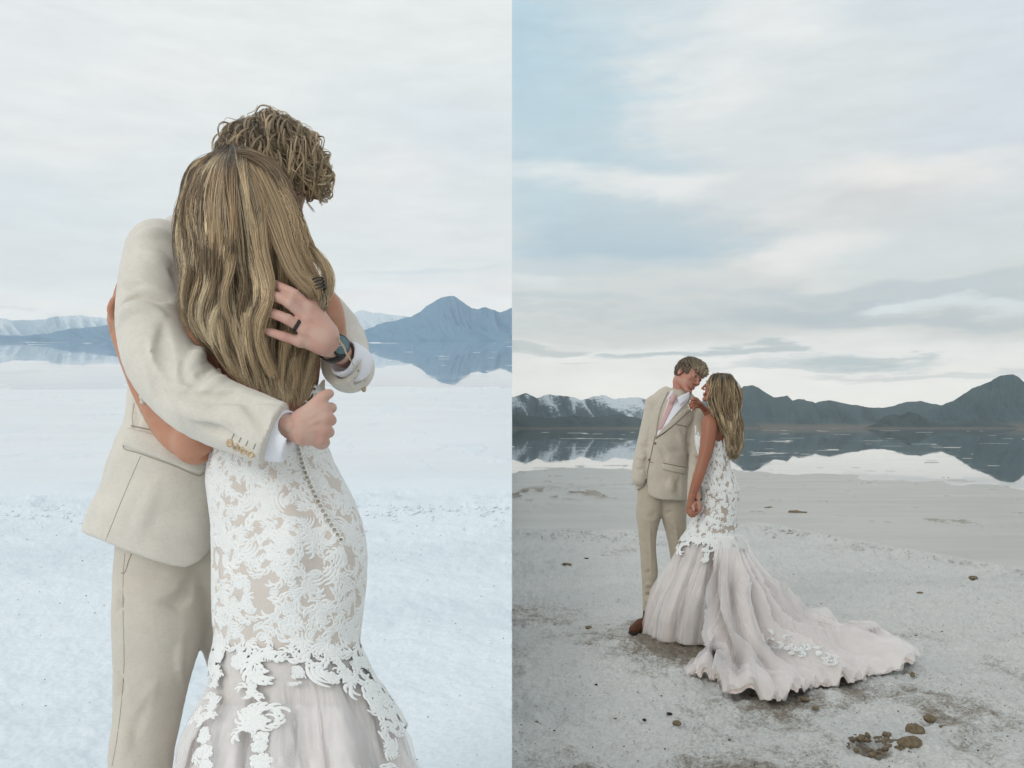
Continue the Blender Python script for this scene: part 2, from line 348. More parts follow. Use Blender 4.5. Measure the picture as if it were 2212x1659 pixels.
def hills(side, label, ridge, yf, yr, yb, m, seed, n=620, rough=.25, foot=None, nz=1.):
    """ridge: silhouette (u, v) seen from the shore; relief between the foot (yf), the crest (yr) and the far side (yb)"""
    vh = V0 if side == 'R' else 735.
    ru = np.array([a[0] for a in ridge], float); rv = np.array([a[1] for a in ridge], float)
    U = np.linspace(ru[0], ru[-1], n)
    A = (vh - np.interp(U, ru, rv)) / F
    A = A + (fbm(U * .05, U * 0, o=4, seed=seed) - .5) * .0035 * nz * sstep(0, .01, A)
    A = np.maximum(A, 0); ax = (U - U0) / F
    nr = 64; t = np.linspace(0, 1, nr); tr = .72
    y = np.where(t < tr, yf + (yr - yf) * (t / tr), yr + (yb - yr) * ((t - tr) / (1 - tr)))
    g = fbm(U[None] * .035 + t[:, None] * 2., t[:, None] * 2.2 + 0 * U[None], o=5, seed=seed + 3, g=.55, ridged=True)
    prof = np.where(t < tr, (t / tr) ** 1.35, 1 - ((t - tr) / (1 - tr)) ** 1.4)[:, None]
    lo = np.clip(4 * (t / tr) * (1 - t / tr), 0, 1)[:, None] * (t < tr)[:, None]
    H = A[None] * yr * prof * (1 - rough * lo * (1 - g) * 1.6)
    Y = np.repeat(y[:, None], n, 1); X = ax[None] * Y; Z = H - .5 * (prof < .001)
    if side == 'R': X = np.maximum(X, 0)
    else: X = np.minimum(X, 0)
    v = np.stack([X, Y, Z], -1).reshape(-1, 3)
    if side == 'L': v = tiltL(v)
    rel = np.stack([g, prof * A[None] / max(A.max(), 1e-6) + 0 * g, lo + 0 * g], -1).reshape(-1, 3)
    return tag(mkmesh('hills', v, grid_faces(nr, n), m, attr={'relief': rel}), label, kind='structure')
teal, teal2 = (.055, .075, .080), (.105, .125, .125)
hm_far = hill_mat('rock_snow', (.02, .055, .075), (.05, .10, .13), (.62, .68, .72), .30, base=(.09, .095, .085))  # bluish tint of far haze is put into these rock colours too
hm_mid = hill_mat('rock_mid', (.022, .05, .06), (.05, .08, .085), base=(.12, .115, .095))
hm_main = hill_mat('rock_main', (.008, .034, .046), (.032, .075, .088), (.5, .57, .6), -.25, base=(.12, .115, .10))
hills('R', 'far snowy mountain range behind the groom', [(1106, 856), (1135, 849), (1160, 858), (1190, 850), (1230, 854), (1255, 862), (1300, 851), (1330, 860), (1370, 857), (1400, 861), (1450, 858), (1500, 862), (1560, 870), (1640, 885), (1700, 910)], 5200, 7200, 8600, hm_far, 5, rough=.5)
hills('R', 'low brown foothills at the foot of the snowy range', [(1106, 893), (1140, 898), (1190, 902), (1235, 897), (1280, 899), (1340, 893), (1390, 905), (1430, 902), (1500, 905), (1560, 902), (1640, 916)], 3600, 4300, 5000, hm_mid, 9, rough=.35)
hills('R', 'long dark mountain ridge with a blunt peak', [(1480, 922), (1530, 900), (1560, 870), (1596, 842), (1606, 833), (1625, 829), (1640, 838), (1655, 849), (1672, 857), (1700, 852), (1712, 863), (1735, 859), (1760, 870), (1790, 862), (1812, 866), (1840, 872), (1880, 878), (1905, 881), (1935, 874), (1960, 866), (1975, 868), (1990, 866), (2020, 872), (2060, 878), (2120, 885), (2250, 890), (2500, 900)], 4200, 5600, 7000, hm_main, 21, rough=.35)
hills('R', 'small dark rocky hill before the long ridge', [(1865, 923), (1890, 915), (1915, 897), (1935, 893), (1950, 896), (1965, 889), (1985, 893), (2010, 908), (2040, 916), (2080, 912), (2110, 906), (2150, 912), (2200, 921)], 3300, 3700, 4200, hill_mat('rock_dark', (.012, .034, .042), (.035, .062, .068), base=(.11, .105, .09)), 33, rough=.5)
hills('R', 'big rounded dark mountain at the far right shore', [(1960, 900), (2010, 884), (2040, 872), (2075, 854), (2100, 836), (2130, 824), (2160, 810), (2175, 807), (2190, 808), (2212, 822), (2240, 836), (2290, 850), (2360, 866), (2450, 890), (2520, 915)], 3800, 4700, 5800, hm_main, 47, rough=.45)
lb, lb2 = (.09, .21, .33), (.15, .28, .41)  # pale blue of the distant haze, put into the rock colour
lm1 = hill_mat('rock_haze_blue', lb, lb2, (.55, .62, .70), -.4); lm2 = hill_mat('rock_far_haze_blue', (.30, .42, .52), (.42, .53, .62), (.62, .70, .77), .45)
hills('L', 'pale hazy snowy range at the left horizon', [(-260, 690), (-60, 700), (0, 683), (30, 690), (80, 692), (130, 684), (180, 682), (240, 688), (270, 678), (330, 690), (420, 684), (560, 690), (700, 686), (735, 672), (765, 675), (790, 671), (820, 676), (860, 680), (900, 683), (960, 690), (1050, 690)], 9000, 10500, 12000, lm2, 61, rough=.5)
hills('L', 'low haze-blue hills behind the embracing couple', [(-260, 700), (-60, 715), (0, 724), (60, 724), (110, 720), (160, 710), (200, 705), (235, 702), (300, 698), (400, 700), (500, 712), (620, 722)], 6600, 7600, 8600, lm1, 71, rough=.3)
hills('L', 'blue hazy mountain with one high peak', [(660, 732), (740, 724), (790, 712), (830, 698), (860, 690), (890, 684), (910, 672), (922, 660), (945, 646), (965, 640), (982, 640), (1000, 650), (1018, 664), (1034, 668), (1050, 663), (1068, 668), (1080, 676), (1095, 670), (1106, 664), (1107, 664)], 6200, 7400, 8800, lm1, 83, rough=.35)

hz = bpy.data.materials.new('haze'); hz.use_nodes = True; T_ = NT(hz.node_tree); T_.n.clear()
pv = T_.new('ShaderNodeVolumePrincipled'); pv.inputs['Color'].default_value = (.93, .97, .985, 1); pv.inputs['Density'].default_value = 4.6e-5; pv.inputs['Anisotropy'].default_value = .0
T_.l.new(pv.outputs[0], T_.new('ShaderNodeOutputMaterial').inputs['Volume'])
hv = np.array([[x, y, z] for x in (-12500, 12500) for y in (-200, 12700) for z in (-25, 2300)], float)
ho = mkmesh('haze', hv, [(0, 1, 3, 2), (4, 6, 7, 5), (0, 4, 5, 1), (2, 3, 7, 6), (0, 2, 6, 4), (1, 5, 7, 3)], hz, smooth=False); tag(ho, 'thin cool haze over the salt flat', kind='stuff')

# ------------------------------------------------------------ sculpting: distance fields turned into smooth meshes
class Field:
    def __init__(s, lo, hi, h):
        s.lo = np.asarray(lo, float); s.h = h; s.n = np.ceil((np.asarray(hi, float) - s.lo) / h).astype(int) + 1
        s.a = np.full(s.n, .08, np.float32)
    def box(s, lo, hi):
        i0 = np.clip(np.floor((lo - s.lo) / s.h).astype(int), 0, s.n); i1 = np.clip(np.ceil((hi - s.lo) / s.h).astype(int) + 1, 0, s.n)
        if np.any(i1 <= i0): return None
        sl = tuple(slice(a, b) for a, b in zip(i0, i1))
        g = [(s.lo[k] + s.h * np.arange(i0[k], i1[k])).astype(np.float32).reshape([-1 if j == k else 1 for j in range(3)]) for k in range(3)]
        return sl, g
    def comb(s, sl, d, k, op):
        a = s.a[sl]
        if op == 'add':
            h = np.maximum(k - np.abs(a - d), 0) / k; s.a[sl] = np.minimum(a, d) - h * h * k * .25
        elif op == 'sub':
            d = -d; h = np.maximum(k - np.abs(a - d), 0) / k; s.a[sl] = np.maximum(a, d) + h * h * k * .25
        elif op == 'int':
            h = np.maximum(k - np.abs(a - d), 0) / k; s.a[sl] = np.maximum(a, d) + h * h * k * .25
    def cone(s, a, b, ra, rb, k=.01, op='add', n=None, q=1.):
        a, b = np.asarray(a, float), np.asarray(b, float); pad = max(ra, rb) / min(q, 1) * 1.05 + k + 2 * s.h
        r = s.box(np.minimum(a, b) - pad, np.maximum(a, b) + pad)
        if r is None: return
        sl, g = r; p = [g[i] - a[i] for i in range(3)]; ab = b - a
        if n is not None:
            n = np.asarray(n, float); n = n / np.linalg.norm(n); f = 1 / q - 1
            dp = p[0] * n[0] + p[1] * n[1] + p[2] * n[2]; p = [p[i] + n[i] * dp * f for i in range(3)]; ab = ab + n * (ab @ n) * f
        L = max(ab @ ab, 1e-12); t = np.clip((p[0] * ab[0] + p[1] * ab[1] + p[2] * ab[2]) / L, 0, 1)
        d = np.sqrt((p[0] - ab[0] * t) ** 2 + (p[1] - ab[1] * t) ** 2 + (p[2] - ab[2] * t) ** 2) - (ra + (rb - ra) * t)
        if n is not None: d = d * (.5 + .5 * q)
        s.comb(sl, d.astype(np.float32), k, op)
    def chain(s, pts, k=.01, op='add', n=None, q=1., sub=4):
        """pts: (u, v, depth, radius in picture units at that depth)"""
        A = [(P(*p[:3]), px(p[3], p[2])) for p in pts]
        if len(A) > 2 and sub > 1: C, Rr = spline(np.array([x[0] for x in A]), sub), spline(np.array([[x[1]] for x in A]), sub)[:, 0]; A = list(zip(C, Rr))
        C0, R0 = np.array([x[0] for x in A]), max(x[1] for x in A); pad = R0 / min(q, 1) * 1.05 + k + 2 * s.h
        bx = s.box(C0.min(0) - pad, C0.max(0) + pad)
        if bx is None: return
        keep = s.a; s.a = np.full_like(keep, .08)
        for (p, r), (p2, r2) in zip(A[:-1], A[1:]): s.cone(p, p2, r, r2, .0015, 'add', n, q)
        d = s.a[bx[0]]; s.a = keep; s.comb(bx[0], d, k, op)
    def ell(s, c, r, M=None, k=.01, op='add'):
        c = np.asarray(c, float); r = np.asarray(r, float); pad = r.max() + k + 2 * s.h
        bx = s.box(c - pad, c + pad)
        if bx is None: return
        sl, g = bx; p = [g[i] - c[i] for i in range(3)]
        if M is not None:
            M = np.asarray(M); p = [sum(M[j][i] * p[j] for j in range(3)) for i in range(3)]     # columns of M = local axes
        k0 = np.sqrt(sum((p[i] / r[i]) ** 2 for i in range(3))); k1 = np.sqrt(sum((p[i] / r[i] ** 2) ** 2 for i in range(3)))
        d = k0 * (k0 - 1) / np.maximum(k1, 1e-6); s.comb(sl, d.astype(np.float32), k, op)
    def clip(s, fn, k=.004):
        """keep fn(x, y, z) < 0"""
        g = [(s.lo[i] + s.h * np.arange(s.n[i])).reshape([-1 if j == i else 1 for j in range(3)]) for i in range(3)]
        d = fn(*g); s.comb((slice(None),) * 3, np.broadcast_to(d, s.a.shape).astype(np.float32), k, 'int')
    def at(s, p):
        i = np.clip(np.round((np.asarray(p) - s.lo) / s.h).astype(int), 0, s.n - 1); return s.a[i[..., 0], i[..., 1], i[..., 2]]
    def surf(s, u, v, ymin=None, level=0.):
        """first surface point met by the sight line through (u, v)"""
        y0 = s.lo[1] if ymin is None else ymin; ys = np.arange(y0, s.lo[1] + s.h * s.n[1], s.h * .5)
        p = np.stack([(u - U0) / F * ys, ys, CZ - (v - V0) / F * ys], 1); d = s.at(p); ok = np.nonzero(d < level)[0]
        inside = np.all((p[ok] > s.lo) & (p[ok] < s.lo + s.h * s.n), axis=1) if len(ok) else []
        ok = ok[inside] if len(ok) else ok
        return p[ok[0]] if len(ok) else None
    def fold(s, pts, r, amt, k=None, ymin=None):
        """ridge (amt > 0) or furrow (amt < 0) drawn over the surface"""
        q = [(s.surf(p[0], p[1], ymin)) for p in pts]; q = [x for x in q if x is not None]
        if len(q) < 2: return
        q = spline(np.array(q), 4) if len(q) > 2 else np.array(q); ncount = len(q); rr = px(r, q[0][1]); am = min(abs(amt) * .001, .72 * rr)
        for i in range(ncount - 1):
            t0, t1 = i / (ncount - 1), (i + 1) / (ncount - 1); w0, w1 = max(.25, math.sin(math.pi * t0)), max(.25, math.sin(math.pi * t1))
            off = np.array([0, rr - am, 0]) if amt > 0 else np.array([0, -(rr - am), 0])
            s.cone(q[i] + off * [1, 1, 1], q[i + 1] + off, rr * w0, rr * w1, k or rr * .9, 'add' if amt > 0 else 'sub')
    def noise(s, scale, amt, seed=0, o=3):
        g = np.meshgrid(*[np.arange(s.n[i]) * s.h + s.lo[i] for i in range(3)], indexing='ij')
        m = np.abs(s.a) < .02
        s.a[m] += (amt * (fbm(g[0][m] * scale, g[1][m] * scale, g[2][m] * scale, o=o, seed=seed) - .5)).astype(np.float32)
    def mesh(s):
        a = s.a; n = a.shape; ins = a < 0
        c = np.zeros((n[0] - 1, n[1] - 1, n[2] - 1), np.int8)
        for i in (0, 1):
            for j in (0, 1):
                for k in (0, 1): c += ins[i:n[0] - 1 + i, j:n[1] - 1 + j, k:n[2] - 1 + k]
        act = np.argwhere((c > 0) & (c < 8)); idx = np.full(c.shape, -1, np.int32); idx[tuple(act.T)] = np.arange(len(act))
        acc = np.zeros((len(act), 3)); cnt = np.zeros(len(act))
        cor = [(i, j, k) for i in (0, 1) for j in (0, 1) for k in (0, 1)]
        val = {q: a[act[:, 0] + q[0], act[:, 1] + q[1], act[:, 2] + q[2]].astype(float) for q in cor}
        for q in cor:
            for ax in range(3):
                if q[ax] == 0:
                    q2 = list(q); q2[ax] = 1; q2 = tuple(q2); va, vb = val[q], val[q2]; cr = (va < 0) != (vb < 0)
                    t = np.where(cr, va / np.where(cr, va - vb, 1), 0); pt = np.array(q, float)[None].repeat(len(act), 0); pt[:, ax] += t
                    acc[cr] += pt[cr]; cnt[cr] += 1
        v = (act + acc / cnt[:, None]) * s.h + s.lo
        fs = []
        for ax in range(3):
            b, d_ = [(1, 2), (2, 0), (0, 1)][ax]
            sl0 = [slice(None)] * 3; sl1 = [slice(None)] * 3; sl0[ax] = slice(0, n[ax] - 1); sl1[ax] = slice(1, n[ax])
            e0 = ins[tuple(sl0)]; e1 = ins[tuple(sl1)]; e = np.argwhere(e0 != e1)
            e = e[(e[:, b] > 0) & (e[:, d_] > 0) & (e[:, b] < n[b] - 1) & (e[:, d_] < n[d_] - 1)]
            q = []
            for ob, od in ((-1, -1), (0, -1), (0, 0), (-1, 0)):
                x = e.copy(); x[:, b] += ob; x[:, d_] += od; q.append(idx[tuple(x.T)])
            q = np.stack(q, 1); fl = e0[tuple(e.T)]; q[~fl] = q[~fl][:, ::-1]; fs.append(q)
        f = np.concatenate(fs); f = f[(f >= 0).all(1)]
        return v, f
def relax(v, f, it=2, lam=.5):
    e = np.concatenate([f[:, [0, 1]], f[:, [1, 2]], f[:, [2, 3]], f[:, [3, 0]]])
    for _ in range(it):
        s_ = np.zeros_like(v); c = np.zeros(len(v))
        for k in range(3): s_[:, k] = np.bincount(e[:, 0], v[e[:, 1], k], len(v)) + np.bincount(e[:, 1], v[e[:, 0], k], len(v))
        c = np.bincount(e[:, 0], minlength=len(v)) + np.bincount(e[:, 1], minlength=len(v))
        v = v + lam * (s_ / np.maximum(c, 1)[:, None] - v)
    return v
def spline(p, sub=6):
    p = np.asarray(p, float); n = len(p)
    if n < 3: t = np.linspace(0, 1, sub + 1)[:, None]; return p[0] * (1 - t) + p[1] * t
    q = np.concatenate([[2 * p[0] - p[1]], p, [2 * p[-1] - p[-2]]]); out = []
    for i in range(1, n):
        a, b, c, d_ = q[i - 1], q[i], q[i + 1], q[i + 2]
        t = np.linspace(0, 1, sub, endpoint=False)[:, None]
        out.append(.5 * (2 * b + (c - a) * t + (2 * a - 5 * b + 4 * c - d_) * t ** 2 + (3 * b - a - 3 * c + d_) * t ** 3))
    return np.concatenate(out + [p[-1:]])
def resamp(p, n):
    p = np.asarray(p, float); L = np.r_[0, np.cumsum(np.linalg.norm(np.diff(p, axis=0), axis=1))]; t = np.linspace(0, L[-1], n)
    return np.stack([np.interp(t, L, p[:, k]) for k in range(p.shape[1])], 1)
def joinm(*ms):
    V, Fc, o = [], [], 0
    for v, f in ms: V.append(v); Fc.append(np.asarray(f) + o); o += len(v)
    return np.concatenate(V), np.concatenate(Fc)
def person(name_label, base, v, f, m, group=None, attr=None):
    o = mkmesh('person', np.asarray(v) - base, f, m, attr=attr); o.location = base
    return tag(o, name_label, 'person', group)
def child(name, v, f, m, par, attr=None, smooth=True):
    o = mkmesh(name, v, f, m, smooth=smooth, attr=attr); root = par
    L = Vector((0, 0, 0))
    while root is not None: L += root.location; root = root.parent
    o.parent = par
    o.matrix_parent_inverse = Matrix.Translation(-(par.location if par.parent is None else Vector((0, 0, 0)))) if par.parent is None else Matrix.Identity(4)
    return o
def bvh(v, f): return BVHTree.FromPolygons([tuple(a) for a in v], [tuple(int(i) for i in a) for a in f])
EYE = Vector((0, 0, CZ))
def cast(b, u, v):
    d_ = Vector(((u - U0) / F, 1, -(v - V0) / F)).normalized(); h = b.ray_cast(EYE, d_)
    if h[0] is None: return None, None
    n = h[1] if h[1].dot(d_) < 0 else -h[1]; return np.array(h[0]), np.array(n)
def tube(p, r, ns=6, cap=True, flat=None):
    p = np.asarray(p, float); n = len(p); r = np.broadcast_to(r, (n,)); T_ = np.gradient(p, axis=0); T_ /= np.maximum(np.linalg.norm(T_, axis=1), 1e-9)[:, None]
    ref = np.array([0, 0, 1.]) if abs(T_[0][2]) < .8 else np.array([1., 0, 0]); N = np.cross(T_[0], ref); N /= np.linalg.norm(N); Ns = []
    for i in range(n): N = N - T_[i] * (N @ T_[i]); N /= max(np.linalg.norm(N), 1e-9); Ns.append(N)
    Ns = np.array(Ns); B = np.cross(T_, Ns); a = np.arange(ns) * 2 * math.pi / ns
    v = p[:, None] + r[:, None, None] * (np.cos(a)[None, :, None] * Ns[:, None] + np.sin(a)[None, :, None] * B[:, None])
    v = v.reshape(-1, 3); f = grid_faces(n, ns, True)
    if cap:
        v = np.concatenate([v, p[:1], p[-1:]]); c0, c1 = len(v) - 2, len(v) - 1; i = np.arange(ns); j = (i + 1) % ns
        f = np.concatenate([f, np.stack([j, i, np.full(ns, c0), np.full(ns, c0)], 1), np.stack([(n - 1) * ns + i, (n - 1) * ns + j, np.full(ns, c1), np.full(ns, c1)], 1)])
    return v, f
def seam_or_shade(b, pts, r, off=0.):
    """thin cord lying on a surface"""
    q = spline(np.array(pts, float), 8) if len(pts) > 2 else spline(np.array(pts, float), 12); o = []
    for u, v in q:
        h, n = cast(b, u, v)
        if h is not None: o.append(h + n * off)
    o = [a for i, a in enumerate(o) if i == 0 or np.linalg.norm(a - o[i - 1]) < .05]
    return tube(np.array(o), r, 5) if len(o) > 2 else None
def patch(b, top, bot, thick, lift=.001, nu=24, nv=10, pin=0.):
    """a panel of cloth lying on a surface between two lines, with real thickness"""
    t_, b_ = resamp(spline(np.array(top, float), 8), nu), resamp(spline(np.array(bot, float), 8), nu)
    fr = np.zeros((nv, nu, 3)); bk = np.zeros((nv, nu, 3)); last = None
    for i in range(nv):
        for j in range(nu):
            w = i / (nv - 1); u, v = t_[j] * (1 - w) + b_[j] * w; h, n = cast(b, u, v)
            if h is None: h, n = (last if last is not None else (P(u, v, 2.), np.array([0, -1., 0])))
            last = (h, n); edge = min(i, nv - 1 - i, j, nu - 1 - j); th = thick * (.55 if edge == 0 else 1)
            fr[i, j] = h + n * (lift + th); bk[i, j] = h - n * .002
    v = np.concatenate([fr.reshape(-1, 3), bk.reshape(-1, 3)]); f = grid_faces(nv, nu); N = nu * nv
    per = [j for j in range(nu)] + [i * nu + nu - 1 for i in range(1, nv)] + [(nv - 1) * nu + j for j in range(nu - 2, -1, -1)] + [i * nu for i in range(nv - 2, 0, -1)]
    per = np.array(per); pn = np.roll(per, -1)
    return v, np.concatenate([f[:, ::-1], f + N, np.stack([per, pn, pn + N, per + N], 1)])
def strands(pts, rad, ns=3):
    """pts (S, N, 3), rad (N,) or (S, N): thin tapered hairs in one mesh"""
    S, N, _ = pts.shape; T_ = np.gradient(pts, axis=1); T_ /= np.maximum(np.linalg.norm(T_, axis=2), 1e-9)[..., None]
    ref = np.array([0.13, 1., .21]); A = np.cross(T_, ref); A /= np.maximum(np.linalg.norm(A, axis=2), 1e-6)[..., None]; B = np.cross(T_, A)
    rad = np.broadcast_to(rad, (S, N)); a = np.arange(ns) * 2 * math.pi / ns + .5
    v = pts[:, :, None] + rad[:, :, None, None] * (np.cos(a)[None, None, :, None] * A[:, :, None] + np.sin(a)[None, None, :, None] * B[:, :, None])
    f = grid_faces(N, ns, True); f = (f[None] + (np.arange(S) * N * ns)[:, None, None]).reshape(-1, 4)
    return v.reshape(-1, 3), f
def hair_mat(name, rough=.36, spec=.45):
    m = bpy.data.materials.new(name); m.use_nodes = True; T = NT(m.node_tree); T.n.clear()
    b = T.new('ShaderNodeBsdfPrincipled'); o = T.new('ShaderNodeOutputMaterial')
    T.put(b.inputs['Base Color'], T.new('ShaderNodeVertexColor', layer_name='tone').outputs[0])
    b.inputs['Roughness'].default_value = rough; b.inputs['Specular IOR Level'].default_value = spec; b.inputs['Sheen Weight'].default_value = .15
    T.l.new(b.outputs[0], o.inputs[0]); return m
HAIR = hair_mat('hair_fibre')
def skin_mat(name, c, c2, rough=.5):
    m = bpy.data.materials.new(name); m.use_nodes = True; T = NT(m.node_tree); T.n.clear()
    b = T.new('ShaderNodeBsdfPrincipled'); o = T.new('ShaderNodeOutputMaterial'); co = T.new('ShaderNodeTexCoord').outputs['Object']
    n = T.noise(co, 28, 4, .6); n2 = T.noise(co, 900, 2, .6)
    T.put(b.inputs['Base Color'], T.mix(T.rng(n, .38, .62), c + (1,), c2 + (1,)))
    b.inputs['Roughness'].default_value = rough; b.inputs['Specular IOR Level'].default_value = .35
    b.inputs['Subsurface Weight'].default_value = .25; b.inputs['Subsurface Radius'].default_value = (.010, .004, .002); b.inputs['Subsurface Scale'].default_value = 1
    bn = T.new('ShaderNodeBump'); bn.inputs['Strength'].default_value = .25; bn.inputs['Distance'].default_value = .0006; T.put(bn.inputs['Height'], n2); T.l.new(bn.outputs[0], b.inputs['Normal'])
    T.l.new(b.outputs[0], o.inputs[0]); return m
def cloth_mat(name, c, rough=.85, weave=900., amt=.4, var=.06, trans=0., alpha=1., sheen=.25):
    m = bpy.data.materials.new(name); m.use_nodes = True; T = NT(m.node_tree); T.n.clear()
    b = T.new('ShaderNodeBsdfPrincipled'); o = T.new('ShaderNodeOutputMaterial'); co = T.new('ShaderNodeTexCoord').outputs['Object']
    n = T.noise(co, 14, 5, .6); w = T.m('ADD', T.noise(T.vm('MULTIPLY', co, (1, 1, .25)), weave, 2, .6), T.noise(T.vm('MULTIPLY', co, (.2, .2, 1.)), weave, 2, .6))
    k = T.m('ADD', T.rng(n, .3, .7, 1 - var, 1 + var, False), T.rng(w, .7, 1.3, -amt * .3, amt * .3, False))
    T.put(b.inputs['Base Color'], T.vm('MULTIPLY', c, T.comb(k, k, k)))
    b.inputs['Roughness'].default_value = rough; b.inputs['Specular IOR Level'].default_value = .2; b.inputs['Sheen Weight'].default_value = sheen
    bn = T.new('ShaderNodeBump'); bn.inputs['Strength'].default_value = amt; bn.inputs['Distance'].default_value = .0006; T.put(bn.inputs['Height'], w); 
    bn2 = T.new('ShaderNodeBump'); bn2.inputs['Strength'].default_value = .5; bn2.inputs['Distance'].default_value = .004; T.put(bn2.inputs['Height'], T.noise(co, 22, 3, .5)); T.l.new(bn2.outputs[0], bn.inputs['Normal'])
    T.l.new(bn.outputs[0], b.inputs['Normal']); sh = b.outputs[0]
    if trans > 0:
        tr = T.new('ShaderNodeBsdfTranslucent'); tr.inputs[0].default_value = tuple(c) + (1,); mx = T.new('ShaderNodeMixShader'); mx.inputs[0].default_value = trans
        T.l.new(sh, mx.inputs[1]); T.l.new(tr.outputs[0], mx.inputs[2]); sh = mx.outputs[0]
    if alpha < 1:
        tp = T.new('ShaderNodeBsdfTransparent'); mx = T.new('ShaderNodeMixShader'); mx.inputs[0].default_value = alpha
        T.l.new(tp.outputs[0], mx.inputs[1]); T.l.new(sh, mx.inputs[2]); sh = mx.outputs[0]
    T.l.new(sh, o.inputs[0]); return m

# ------------------------------------------------------------ lace: raised cord motifs sewn over a surface
def lace_strokes(rng):
    """a motif as strokes [(points (n, 2), half widths (n,))] in a unit-size frame"""
    kind = rng.choice(['scroll', 'scroll', 'scroll', 'scroll', 'flower', 'fan', 'leaf', 'leaf']); S = []
    def curve(p0, ang, L, curl, w0, w1, n=12):
        t = np.linspace(0, 1, n); a = ang + curl * t ** 1.3; st_ = L / (n - 1)
        x = p0[0] + np.r_[0, np.cumsum(np.cos(a[:-1]) * st_)]; y = p0[1] + np.r_[0, np.cumsum(np.sin(a[:-1]) * st_)]
        w = w0 + (w1 - w0) * t; w = w * (.35 + .65 * np.sin(np.pi * np.clip(t * .9 + .08, 0, 1)) ** .6); return np.stack([x, y], 1), w
    if kind == 'scroll':
        sg = rng.choice([-1, 1]); p, w = curve((-.5, -.2), .3 * sg, 1.7, 4.6 * sg, .065, .095, 22); S.append((p, w)); t = np.gradient(p, axis=0); a = np.arctan2(t[:, 1], t[:, 0])
        for i in range(1, 19, 3): S.append(curve(p[i], a[i] - sg * .75, .46 + .16 * rng.random(), sg * 1.9, .095, .06, 9))
        for i in range(4, 14, 4): S.append(curve(p[i], a[i] + sg * 1.0, .20, -sg * 1.9, .06, .045, 7))
    elif kind == 'flower':
        n = rng.choice([5, 6]); a0 = rng.random() * 6
        for k in range(n):
            a = a0 + k * 2 * math.pi / n; t = np.linspace(0, 2 * np.pi, 13); r = .085
            c = np.array([math.cos(a), math.sin(a)]) * .2; S.append((c + np.stack([np.cos(t + a) * r * 1.1, np.sin(t + a) * r], 1), np.full(13, .06)))
            S.append((np.array([[c[0] * .4, c[1] * .4], c * .8, c * 1.15]), np.array([.03, .05, .03])))
        t = np.linspace(0, 2 * np.pi, 9); S.append((np.stack([np.cos(t) * .06, np.sin(t) * .06], 1), np.full(9, .05)))
    elif kind == 'fan':
        sg = rng.choice([-1, 1])
        for k in range(4):
            r = .16 + k * .16; t = np.linspace(-1.2 + .12 * k, 1.1, 12); w = .065 * (.3 + np.sin(np.pi * np.linspace(0.05, .95, 12)))
            S.append((np.stack([np.cos(t) * r - .3, sg * np.sin(t) * r * 1.1], 1), w))
        S.append(curve((-.35, 0), 0, .5, 2.5 * sg, .05, .06, 10))
    else:
        sg = rng.choice([-1, 1]); p, w = curve((-.5, 0), 0., 1.0, .9 * sg, .04, .05, 14); S.append((p, w)); t = np.gradient(p, axis=0); a = np.arctan2(t[:, 1], t[:, 0])
        for i in range(1, 13, 3):
            for q in (-1, 1): S.append(curve(p[i], a[i] + q * .85, .34 * math.sin(math.pi * (i + 1) / 15) + .10, -q * 1.5, .085, .05, 8))
    return S
def lace(surface, spots, seed, height):
    """surface(a, b) -> points, normals; spots: (a, b, size, turn)"""
    rng = random.Random(seed); V, Fc, o = [], [], 0
    for (a0, b0, size, turn) in spots:
        c, s_ = math.cos(turn), math.sin(turn)
        for p, w in lace_strokes(rng):
            n = len(p); T_ = np.gradient(p, axis=0); T_ /= np.maximum(np.linalg.norm(T_, axis=1), 1e-6)[:, None]; Nn = np.stack([-T_[:, 1], T_[:, 0]], 1)
            hh = rng.uniform(.75, 1.2); rows_ = []
            for k, hgt in ((-1, 0.), (-.55, .9), (.55, .9), (1, 0.)):
                q = (p + Nn * (w * k)[:, None]) * size; x, y = q[:, 0] * c - q[:, 1] * s_, q[:, 0] * s_ + q[:, 1] * c
                pt, nr = surface(a0, b0, x, y); rows_.append(pt + nr * (height * hh * hgt + (.0002 if hgt else -.0004)))
            v = np.stack(rows_, 1).reshape(-1, 3); V.append(v); Fc.append(grid_faces(n, 4) + o); o += len(v)
    return np.concatenate(V), np.concatenate(Fc)
def poisson(rng, n_try, area, dist):
    """area() -> random (a, b, extra) in picture-like units"""
    out = []
    for _ in range(n_try):
        q = area()
        if q is None: continue
        if all((q[0] - o[0]) ** 2 + (q[1] - o[1]) ** 2 > (dist * (q[2] + o[2]) / 2) ** 2 for o in out): out.append(q)
    return out

# ------------------------------------------------------------ materials
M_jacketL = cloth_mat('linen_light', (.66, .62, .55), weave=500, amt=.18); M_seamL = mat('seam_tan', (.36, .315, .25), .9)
M_trousersL = cloth_mat('linen_light_trousers', (.58, .53, .46), weave=500, amt=.18)
M_jacketR = cloth_mat('linen_dusk', (.48, .435, .36), weave=500); M_trousersR = cloth_mat('linen_dusk_trousers', (.43, .38, .30), weave=500)  # same linen, darkened: the dimmer dusk light is put into the colour
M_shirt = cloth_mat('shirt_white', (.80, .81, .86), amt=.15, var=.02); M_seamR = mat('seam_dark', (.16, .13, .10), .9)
M_skinG = skin_mat('skin_fair', (.57, .385, .31), (.57, .33, .265)); M_skinB = skin_mat('skin_tan', (.50, .265, .175), (.50, .235, .145), .45)
M_satin = cloth_mat('satin_champagne', (.66, .595, .54), .6, 700, .2, .05); M_lace = cloth_mat('lace_white', (.86, .87, .86), .8, 1500, .3, .03)
M_button = mat('horn_button', (.52, .40, .26), .35, .5, var=(180, .5)); M_black = mat('black_metal', (.012, .012, .014), .3, .5)
